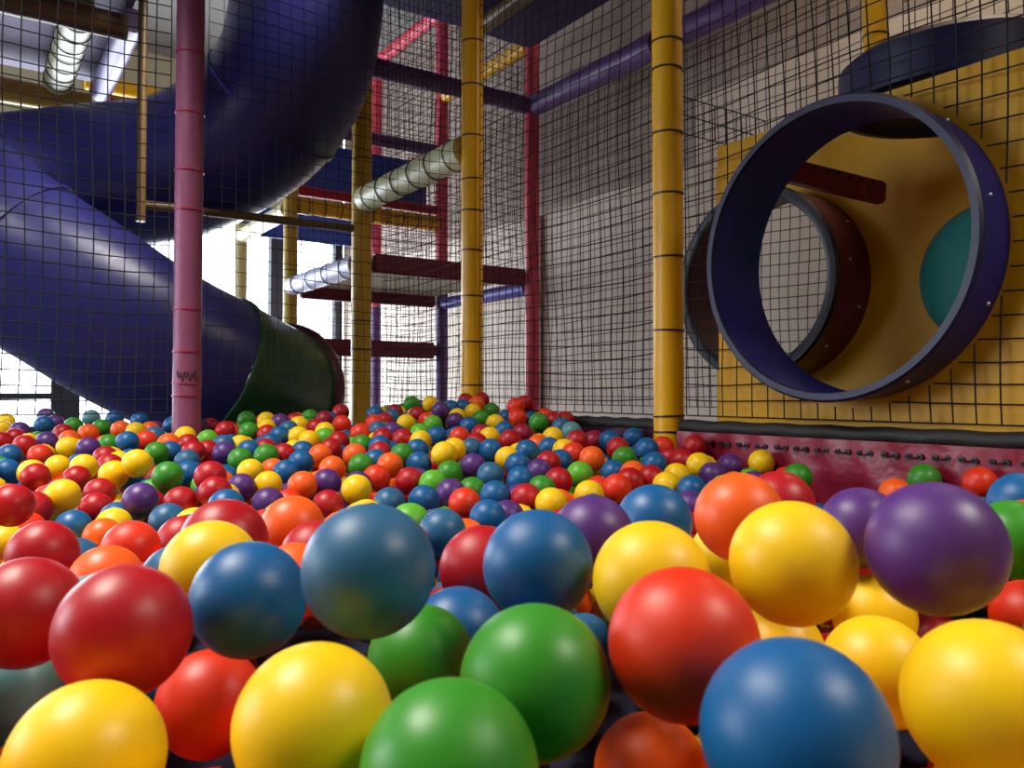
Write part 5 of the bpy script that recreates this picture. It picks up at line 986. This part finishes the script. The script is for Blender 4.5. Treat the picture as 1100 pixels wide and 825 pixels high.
541 1835 -310 Y 1 5 2250 -283 R 1 -414 3757 -194 R 1 -820 2588 -316 P 1 -687 3489 -172 B 1 -1707 2860 -235 B 1 -1011 1774 -372 Y 1 751 1869 -365 V 1 -1130 3217 -264 B 1 -372 1079 -341 R 1 92 3012 -257 Y 1 -1574 2561 -295 O 1
-853 3418 -247 P 1 -53 906 -343 S 1 -989 3415 -240 B 1 -155 2193 -346 B 1 1045 1420 -345 B 1 121 382 -278 O 1 -480 986 -338 V 1 367 1460 -384 P 1 -661 3384 -170 Y 1 -197 2128 -279 S 1 -1225 2002 -359 B 1 122 2424 -309 O 1
-1337 2655 -245 R 1 -129 1342 -358 Y 1 -920 3070 -250 G 1 -505 1175 -360 R 1 -1940 2871 -232 R 1 -792 2179 -330 B 1 261 660 -254 Y 1 -208 2304 -318 P 1 4 1768 -375 B 1 699 1023 -321 R 1 -1336 1624 -319 Y 1 -1453 2330 -319 Y 1
-109 541 -268 G 1 -713 1502 -336 Y 1 -722 2755 -299 Y 1 -222 2721 -218 B 1 36 541 -297 O 1 856 1634 -358 V 1 435 2415 -330 Y 1 -298 3379 -210 Y 1 -1445 2972 -272 S 1 -1432 2792 -308 R 1 612 746 -322 V 1 -21 2819 -204 Y 1
-255 1978 -357 B 1 113 1702 -391 R 1 -1219 2782 -297 B 1 -1086 2409 -325 Y 1 17 1250 -301 S 1 -512 1346 -307 Y 1 127 690 -239 Y 1 -1008 2677 -254 R 1 161 898 -316 S 1 -1144 2722 -267 V 1 -491 2755 -269 B 1 -263 1343 -314 O 1
-1470 3112 -289 R 1 -429 3527 -178 Y 1 -363 543 -316 T 1 -1070 3319 -214 P 1 -2133 2612 -292 B 1 -1639 3086 -256 R 1 -459 2622 -307 G 1 -492 514 -327 T 1 -15 1436 -375 P 1 -187 244 -228 Y 1 235 2007 -312 O 1 -286 788 -297 S 1
-1780 2275 -326 G 1 218 2398 -407 S 1 -113 2496 -397 R 1 266 883 -375 Y 1 494 709 -367 V 1 -103 619 -364 B 1 -1062 3277 -343 S 1 878 1093 -386 R 1 -458 1549 -411 V 1 252 543 -384 Y 1 -78 2625 -345 O 1 801 1215 -385 V 1
-495 1082 -422 S 1 -336 2227 -381 G 1 -634 705 -395 R 1 346 748 -383 Y 1 1034 1255 -409 P 1 -10 545 -363 O 1 -503 2337 -398 V 1 -547 3763 -263 B 1 -105 456 -380 V 1 74 2249 -414 Y 1 -261 1188 -409 L 1 996 1535 -410 O 1
690 1008 -395 R 1 -1738 2871 -332 P 1 -1547 2365 -380 V 1 -818 2265 -423 B 1 -243 639 -332 V 1 509 506 -377 Y 1 286 300 -340 Y 1 365 458 -339 Y 1 -39 2277 -402 V 1 174 557 -355 O 1 -1885 2518 -365 R 1 1000 1390 -401 S 1
-287 3387 -296 B 1 -387 318 -385 Y 1 319 681 -380 Y 1 -695 2982 -358 G 1 -1371 3244 -342 Y 1 -18 442 -346 O 1 -288 2384 -407 S 1 -410 3090 -323 O 1 -1763 2205 -398 B 1 -1077 2235 -424 B 1 -1184 3015 -368 S 1 -219 2850 -314 G 1
-1019 2357 -417 O 1 -255 517 -374 V 1 -864 3116 -341 P 1 -2077 2623 -380 B 1 278 2696 -354 P 1 225 649 -327 Y 1 -442 3459 -307 Y 1 230 722 -378 Y 1 587 1939 -424 R 1 1138 1366 -378 Y 1 722 1190 -413 R 1 -1574 1999 -394 V 1
-763 835 -412 S 1 431 403 -359 Y 1 -1825 2813 -349 R 1 -363 986 -351 V 1 389 887 -389 R 1 -1223 2418 -380 S 1 -497 2681 -363 R 1 -242 1083 -413 S 1 -871 2856 -323 O 1 -158 3358 -271 B 1 -118 2719 -334 L 1 -486 3366 -252 B 1
-248 332 -388 Y 1 35 1840 -417 L 1 156 213 -346 B 1 397 2226 -380 V 1 -390 723 -412 O 1 732 779 -399 V 1 -855 2572 -380 R 1 -757 3630 -312 B 1 -193 2659 -376 R 1 -175 773 -387 O 1 -682 2576 -363 B 1 -1430 2955 -359 R 1
-453 991 -412 V 1 -547 587 -406 T 1 -292 257 -375 Y 1 765 1349 -418 R 1 -1874 2861 -369 Y 1 830 1858 -399 V 1 -328 3180 -320 G 1 -1372 2779 -373 P 1 -524 1653 -420 Y 1 30 2172 -402 R 1 385 611 -389 Y 1 -397 1898 -406 R 1
-176 2323 -378 P 1 -262 1919 -413 Y 1 -399 2208 -425 B 1 -1028 3479 -328 Y 1 -156 662 -391 V 1 571 2268 -399 R 1 -823 3423 -330 L 1 -583 3549 -266 B 1 -280 427 -364 V 1 -350 2568 -393 B 1 -1867 2621 -319 B 1 480 777 -384 V 1
-1455 2296 -398 G 1 194 2004 -400 R 1 -68 809 -383 O 1 914 1193 -372 B 1 -317 747 -394 S 1 -1118 2364 -381 S 1 -707 2219 -386 B 1 52 441 -369 O 1 -2001 2529 -396 G 1 -480 813 -421 O 1 -478 3688 -251 B 1 -570 1004 -415 S 1
-495 2470 -356 P 1 -227 2578 -370 G 1 -223 2173 -367 B 1 -386 442 -393 T 1 318 966 -390 R 1 -418 3757 -298 G 1 -814 2424 -393 Y 1 435 2305 -418 Y 1 -312 1012 -405 R 1 98 501 -370 O 1 -1976 2455 -394 R 1 188 307 -345 Y 1
-101 1993 -390 L 1 195 2754 -351 R 1 -209 849 -390 R 1 -541 3840 -293 B 1 -373 627 -407 T 1 -1775 2705 -382 B 1 -1104 1927 -425 V 1 91 2675 -351 P 1 -1444 2469 -381 R 1 -1642 3091 -341 O 1 893 1659 -418 O 1 -535 3312 -310 V 1
-664 3173 -333 Y 1 106 2606 -373 Y 1 115 693 -376 Y 1 -461 2239 -416 R 1 -1177 3184 -331 V 1 90 334 -337 O 1 -864 2093 -421 P 1 -1073 3125 -324 Y 1 -1504 2749 -357 B 1 540 1123 -407 R 1 -651 1884 -412 R 1 -94 520 -334 G 1
11 2666 -344 Y 1 583 571 -318 V 1 970 1308 -421 B 1 -1255 3269 -332 R 1 130 1843 -419 Y 1 -101 2186 -414 R 1 -1012 3104 -359 L 1 -891 1865 -421 B 1 -221 2410 -375 R 1 -358 527 -388 T 1 -74 390 -372 Y 1 -945 3243 -314 P 1
-781 3024 -357 B 1 -597 3664 -310 O 1 -741 3201 -316 G 1 -1176 3421 -340 P 1 -2102 2741 -356 G 1 474 2053 -409 R 1 -560 933 -411 S 1 -1557 3010 -343 Y 1 -724 2473 -382 G 1 -122 193 -331 G 1 -959 2735 -386 G 1 172 378 -356 O 1
136 2450 -391 B 1 -1501 2962 -378 O 1 351 332 -348 Y 1 -147 1012 -407 S 1 -94 291 -370 Y 1 -977 2844 -319 Y 1 635 906 -414 R 1 690 1265 -388 S 1 820 1011 -375 R 1 425 2130 -375 G 1 -1374 1829 -416 B 1 405 2565 -387 B 1
-1187 2050 -425 O 1 -118 2376 -409 L 1 -241 3124 -289 O 1 -1646 2489 -388 R 1 -631 2179 -395 R 1 476 656 -325 V 1 -951 2968 -352 Y 1 625 1180 -376 R 1 -449 3238 -328 G 1 -615 2443 -379 L 1 -34 2925 -293 P 1 -396 2732 -356 G 1
-2025 2678 -365 Y 1 -904 3365 -294 R 1 787 1429 -409 B 1 -192 559 -381 V 1 -659 949 -412 S 1 -1083 3208 -320 V 1 -1545 2612 -349 V 1 -1048 3011 -338 B 1 -1348 2547 -396 B 1 -303 3303 -298 Y 1 940 1056 -389 B 1 -22 665 -365 B 1
578 626 -375 V 1 -1063 3368 -338 P 1 -1386 2085 -425 S 1 -1188 2311 -408 G 1 350 2633 -378 G 1 39 3058 -318 R 1 -975 2252 -388 Y 1 -770 3554 -307 Y 1 -166 3132 -317 P 1 -1780 2428 -377 V 1 -1517 2453 -380 R 1 1 318 -373 G 1
-211 3303 -277 B 1 862 1521 -423 P 1 387 1600 -418 R 1 -610 3085 -300 R 1 -1962 2859 -334 R 1 -944 1053 -380 Y 1 676 1785 -417 R 1 -338 3608 -304 Y 1 -829 3190 -326 P 1 -1272 1812 -414 S 1 476 2236 -420 B 1 -547 2255 -397 O 1
172 2838 -351 R 1 -1061 2823 -379 V 1 -665 3273 -326 B 1 703 1673 -393 O 1 -1111 3045 -362 B 1 -732 2839 -327 L 1 -740 1870 -421 O 1 -876 1138 -422 Y 1 208 2164 -405 G 1 -1956 2723 -386 B 1 823 1628 -424 B 1 -1316 1921 -419 Y 1
-649 1178 -425 Y 1 616 1708 -423 Y 1 236 2284 -416 P 1 -186 947 -409 R 1 -736 2411 -348 B 1 242 425 -346 Y 1 -691 2894 -367 G 1 -719 3398 -308 V 1 -268 937 -387 S 1 -698 2734 -379 G 1 -283 3011 -329 B 1 -127 3198 -299 R 1
-2187 2705 -340 P 1 163 2100 -395 R 1 -1331 2669 -365 R 1 -1569 3145 -351 S 1 -327 372 -376 Y 1 -580 3383 -287 P 1 562 819 -375 V 1 -499 3546 -277 S 1 -1341 2865 -383 Y 1 340 2244 -418 G 1 -1451 1729 -425 V 1 456 575 -374 Y 1
-836 2697 -332 Y 1 116 792 -364 S 1 -883 3621 -326 R 1 -562 817 -416 R 1 -1152 2135 -416 R 1 371 2314 -383 S 1 130 484 -306 O 1 -404 1187 -419 R 1 -1637 2210 -389 Y 1 -1535 2261 -406 S 1 -893 2272 -415 P 1 -1707 2066 -425 B 1
-164 1324 -424 R 1 -11 2388 -395 G 1 -158 247 -365 Y 1 -565 1259 -398 B 1 -754 2698 -349 R 1 -738 2318 -407 Y 1 -400 3545 -289 G 1 76 2408 -379 B 1 -454 3153 -327 V 1 -468 2797 -338 R 1 297 2525 -377 B 1 690 1522 -416 Y 1
-1715 2256 -399 L 1 -199 434 -375 V 1 -732 3631 -224 P 1 -31 750 -377 B 1 -756 3503 -253 L 1 -597 1095 -423 Y 1 -359 2459 -390 P 1 540 1201 -414 G 1 278 2134 -418 P 1 789 1774 -405 R 1 -978 2540 -375 R 1 -1526 2897 -369 B 1
125 2911 -327 P 1 -1423 3143 -366 V 1 -74 2110 -418 Y 1 93 1989 -414 B 1 -795 2893 -354 G 1 361 2079 -405 Y 1 -1665 2953 -366 Y 1 -1208 2500 -336 O 1 -335 2781 -354 R 1 -205 2259 -411 B 1 -701 1134 -403 Y 1 -500 2031 -400 O 1
-216 2490 -388 R 1 -489 678 -412 T 1 -980 3417 -335 S 1 880 1285 -399 B 1 475 852 -398 R 1 -1191 1602 -423 G 1 322 2416 -389 V 1 30 201 -342 G 1 6 823 -389 S 1 311 1044 -388 R 1 -105 2947 -332 Y 1 -382 2287 -413 B 1
-1091 2906 -335 G 1 431 1086 -413 R 1 410 727 -344 V 1 -1779 2615 -369 P 1 -1338 1604 -414 S 1 -967 2632 -366 G 1 919 1761 -407 B 1 1007 1633 -413 O 1 -1609 2895 -379 G 1 749 905 -390 R 1 -577 2601 -376 R 1 276 209 -356 Y 1
-1274 2284 -402 O 1 36 2321 -404 B 1 -66 2760 -364 B 1 -459 2595 -388 Y 1 219 169 -342 Y 1 107 623 -383 O 1 -681 3554 -308 R 1 -1225 3358 -328 G 1 -1302 3069 -370 R 1 -480 2865 -356 R 1 -2036 2810 -355 R 1 -462 892 -424 V 1
-1375 3023 -369 Y 1 -1761 2336 -402 B 1 841 1710 -401 S 1 -372 2643 -379 V 1 -34 191 -368 G 1 212 489 -362 O 1 1157 1440 -420 G 1 -1132 2530 -386 V 1 569 1536 -421 S 1 458 1890 -415 G 1 223 2521 -368 G 1 687 1081 -418 R 1
-1231 2161 -425 V 1 -899 2417 -411 P 1 -255 1576 -421 B 1 348 824 -378 R 1 -921 3442 -282 G 1 -1049 2704 -376 P 1 -1323 3140 -339 R 1 -284 646 -393 T 1 -1061 1413 -413 Y 1 -179 2073 -421 O 1 287 780 -351 Y 1 343 540 -371 Y 1
-1320 2945 -355 Y 1 -493 510 -408 T 1 -1036 1570 -419 Y 1 -437 597 -409 T 1 265 1976 -410 S 1 -622 2943 -317 Y 1 -44 2456 -389 B 1 -1320 2126 -407 V 1 492 2398 -405 G 1 629 2168 -422 R 1 -345 2034 -423 B 1 -1928 2658 -388 Y 1
-1642 2053 -402 V 1 -1439 2671 -369 G 1 -262 2212 -424 V 1 -141 1416 -410 R 1 -1593 2763 -387 R 1 -381 3698 -233 P 1 618 722 -401 V 1 537 2093 -423 O 1 -546 3096 -339 G 1 -1101 2634 -342 R 1 809 1120 -361 R 1 -1245 2488 -404 Y 1
-1147 2708 -367 O 1 184 931 -423 S 1 95 2536 -357 G 1 -341 1152 -417 R 1 -794 3290 -330 G 1 -278 2905 -345 B 1 -96 2856 -336 Y 1 -1191 2640 -366 B 1 -1258 2051 -401 L 1 -1087 2025 -423 B 1 -539 2948 -325 R 1 631 811 -400 V 1
-1593 2569 -393 S 1 -474 3054 -282 O 1 -685 1783 -416 Y 1 657 2072 -424 V 1 -1665 2409 -411 V 1 334 603 -337 Y 1 -179 3191 -251 B 1 -703 3478 -326 B 1 776 1554 -416 B 1 -873 1473 -384 R 1 -350 2146 -419 Y 1 55 2733 -334 G 1
767 1969 -412 R 1 -900 2699 -365 B 1 -1350 2257 -402 Y 1 -545 3211 -330 G 1 -1279 2911 -307 L 1 -1381 2424 -412 V 1 324 1892 -412 V 1 857 1395 -420 B 1 -1332 2054 -384 P 1 -1434 2880 -372 O 1 -629 2647 -330 P 1 -775 949 -403 Y 1
-297 2503 -365 R 1 132 2953 -268 G 1 176 634 -375 Y 1 488 2156 -406 Y 1 -171 355 -361 Y 1 -1413 2217 -408 R 1 -137 2578 -355 Y 1 -339 2948 -322 L 1 -191 1849 -422 P 1 -619 1452 -420 O 1 -520 3619 -310 Y 1 306 2320 -349 L 1
-195 2747 -317 B 1 568 889 -386 R 1 -775 2092 -412 B 1 -1242 2562 -390 V 1 -579 3473 -287 G 1 -184 2995 -321 S 1 -1059 2514 -399 P 1 255 2599 -371 B 1 -592 2353 -413 P 1 -402 2850 -362 P 1 -1692 2545 -402 B 1 1092 1550 -415 O 1
-451 416 -403 T 1 -400 834 -419 S 1 -669 3347 -316 Y 1 -1864 2737 -343 Y 1 -1467 1914 -422 B 1 -49 3128 -322 G 1 -238 1001 -382 O 1 -581 3010 -328 Y 1 -1821 2933 -349 R 1 -244 2021 -414 G 1 -933 1947 -419 B 1 -651 781 -411 R 1
-878 2498 -407 B 1 -1250 1451 -393 R 1 -107 2256 -410 B 1 -329 2333 -382 G 1 -984 1227 -415 Y 1 -1044 2098 -422 P 1 -1713 2765 -388 P 1 -1436 3057 -348 R 1 -1659 2663 -388 B 1 -236 1430 -416 Y 1 158 2240 -409 P 1 -866 1028 -410 Y 1
397 978 -422 R 1 -442 2514 -390 S 1 80 2843 -337 S 1 -1016 2926 -361 B 1 -1736 2994 -351 B 1 950 1134 -386 B 1 -935 3117 -344 S 1 241 346 -310 Y 1 -685 854 -421 S 1 -561 2491 -387 G 1 -374 3023 -300 Y 1 -589 3152 -324 R 1
-1139 1853 -401 S 1 -701 2122 -422 Y 1 -610 2072 -407 P 1 -923 2189 -404 B 1 -1707 2133 -398 O 1 1106 1284 -416 V 1 -970 3548 -334 Y 1 208 810 -371 Y 1 -653 2292 -384 O 1 -703 3105 -335 P 1 -191 172 -331 Y 1 -787 2819 -376 S 1
-426 1283 -424 P 1 -691 3756 -307 B 1 -1280 2799 -354 R 1 -1079 3479 -262 O 1 -1959 2793 -368 P 1 -1214 2738 -382 Y 1 -412 3621 -302 V 1 -819 2339 -393 R 1 -1602 2320 -404 B 1 -1258 1978 -424 S 1 -223 706 -396 O 1 -638 2512 -383 P 1
382 2496 -361 O 1 -851 3560 -307 B 1 -1639 3013 -322 O 1 -675 3643 -283 B 1 -1501 2830 -362 B 1 -417 365 -339 T 1 -357 3375 -304 Y 1 -465 1779 -420 P 1 -682 1049 -421 Y 1 -1843 2579 -388 R 1 -1516 3172 -305 G 1 661 675 -371 V 1
431 1840 -371 B 1 -424 3345 -299 B 1 556 1047 -414 R 1 -1596 2422 -406 R 1 -202 2921 -335 R 1 -112 742 -385 O 1 8 2887 -342 R 1 -835 2520 -317 B 1 -618 1786 -393 B 1 -324 3447 -300 R 1 -815 1798 -417 B 1 -21 908 -423 S 1
-448 2129 -420 Y 1 -732 2633 -376 R 1 -291 2650 -385 Y 1 -410 1107 -412 R 1 -1005 1920 -420 S 1 -829 901 -403 Y 1 -1507 2566 -393 S 1 -1233 1913 -417 B 1 -1393 1996 -420 P 1 752 1091 -393 R 1 -228 566 -318 V 1 -1263 2888 -376 G 1
-562 2877 -333 B 1 -1059 2286 -355 O 1 -1640 2584 -342 R 1 410 782 -397 V 1 175 2594 -377 Y 1 -516 1914 -424 B 1 505 1003 -387 R 1 -246 2770 -366 S 1 313 1778 -417 V 1 -1436 2746 -387 B 1 -604 629 -414 T 1 -345 1804 -394 G 1
-258 190 -382 Y 1 -278 2279 -403 R 1 -830 1948 -414 R 1 74 2977 -326 R 1 -550 2144 -416 G 1 -1580 2107 -414 B 1 246 1362 -421 G 1 -303 2564 -321 O 1 -524 754 -415 R 1 -1884 2325 -411 G 1 87 2124 -411 L 1 -436 2355 -384 S 1
-830 2969 -333 R 1 600 1781 -424 Y 1 -24 2046 -416 R 1 232 2805 -312 B 1 -946 2358 -417 O 1 -1028 2173 -391 B 1 -1786 2516 -403 V 1 -1433 2150 -418 P 1 -40 2531 -383 V 1 743 2053 -425 Y 1 -271 1505 -411 P 1 1085 1450 -424 R 1
-1185 2205 -370 G 1 25 2587 -362 B 1 -451 2935 -341 R 1 36 705 -376 B 1 -306 3081 -276 Y 1 -715 1286 -417 G 1 -844 2170 -415 V 1 -1000 2446 -398 Y 1 941 1489 -415 G 1 519 1481 -416 V 1 494 921 -365 R 1 -99 873 -400 S 1
-1651 2824 -378 B 1 -1400 2618 -401 R 1 263 1628 -421 S 1
"""
# ------------------------------------------------------------------ the balls
BR = .035
BC = {'R': (178, 9, 25), 'M': (150, 14, 50), 'V': (228, 52, 18), 'O': (246, 96, 16), 'Y': (250, 202, 6), 'G': (52, 140, 30), 'L': (92, 178, 40), 'B': (8, 90, 150), 'S': (38, 96, 138), 'P': (84, 44, 120), 'T': (88, 142, 150)}
BN = {'R': 'red', 'M': 'crimson', 'V': 'vermilion', 'O': 'orange', 'Y': 'yellow', 'G': 'green', 'L': 'lime', 'B': 'blue', 'S': 'steel_blue', 'P': 'purple', 'T': 'teal'}
BM = {k: mat(BN[k]+'_ball_plastic', lin(*v), .42, .012, 60, var=.06, vscale=18, rvar=.06) for k, v in BC.items()}
def ball_mesh(k):
    bm = bmesh.new(); bmesh.ops.create_uvsphere(bm, u_segments=56, v_segments=32, radius=BR)
    for v in bm.verts:                      # faint moulding seam round the middle
        if abs(v.co.z) < .0002: v.co.x *= 1.003; v.co.y *= 1.003
    me = bpy.data.meshes.new('play_ball'); bm.to_mesh(me); bm.free(); me.materials.append(BM[k])
    me.polygons.foreach_set('use_smooth', [True]*len(me.polygons)); return me
BME = {k: ball_mesh(k) for k in BC}
def pit_ball(x, y, z, k, label):
    o = bpy.data.objects.new('play_ball', BME[k]); COL.objects.link(o)
    o.location = (x/1e4, y/1e4, z/1e4+CZ); o.rotation_euler = (random.uniform(0, 6), random.uniform(0, 6), random.uniform(0, 6))
    return tag(o, label, 'ball', 'play balls in the pit')
for b in BALLS: pit_ball(*b)
# the rest of the pit, ball beneath ball
def ico(s):
    b = bmesh.new(); bmesh.ops.create_icosphere(b, subdivisions=s, radius=BR)
    v = [tuple(q.co) for q in b.verts]; f = [tuple(q.index for q in p.verts) for p in b.faces]; b.free(); return v, f
keys = list(BC); verts, faces, mi = [], [], []
SH = {1: ico(2), 0: ico(3)}
it = REST.split()
for k in range(0, len(it), 5):
    x, y, z, c, s = int(it[k])/1e3, int(it[k+1])/1e3, int(it[k+2])/1e3+CZ, it[k+3], int(it[k+4])
    v, f = SH[s]; n0 = len(verts)
    verts += [(a+x, b+y, c_+z) for a, b, c_ in v]; faces += [tuple(n0+q for q in p) for p in f]; mi += [keys.index(c)]*len(f)
me = bpy.data.meshes.new('deeper_balls'); me.from_pydata(verts, [], faces)
for k in keys: me.materials.append(BM[k])
me.polygons.foreach_set('material_index', mi); me.polygons.foreach_set('use_smooth', [True]*len(faces)); me.update()
o = bpy.data.objects.new('deeper_balls', me); COL.objects.link(o)
tag(o, 'mixed coloured play balls filling the pit beneath and between the others', 'balls', None, 'stuff')
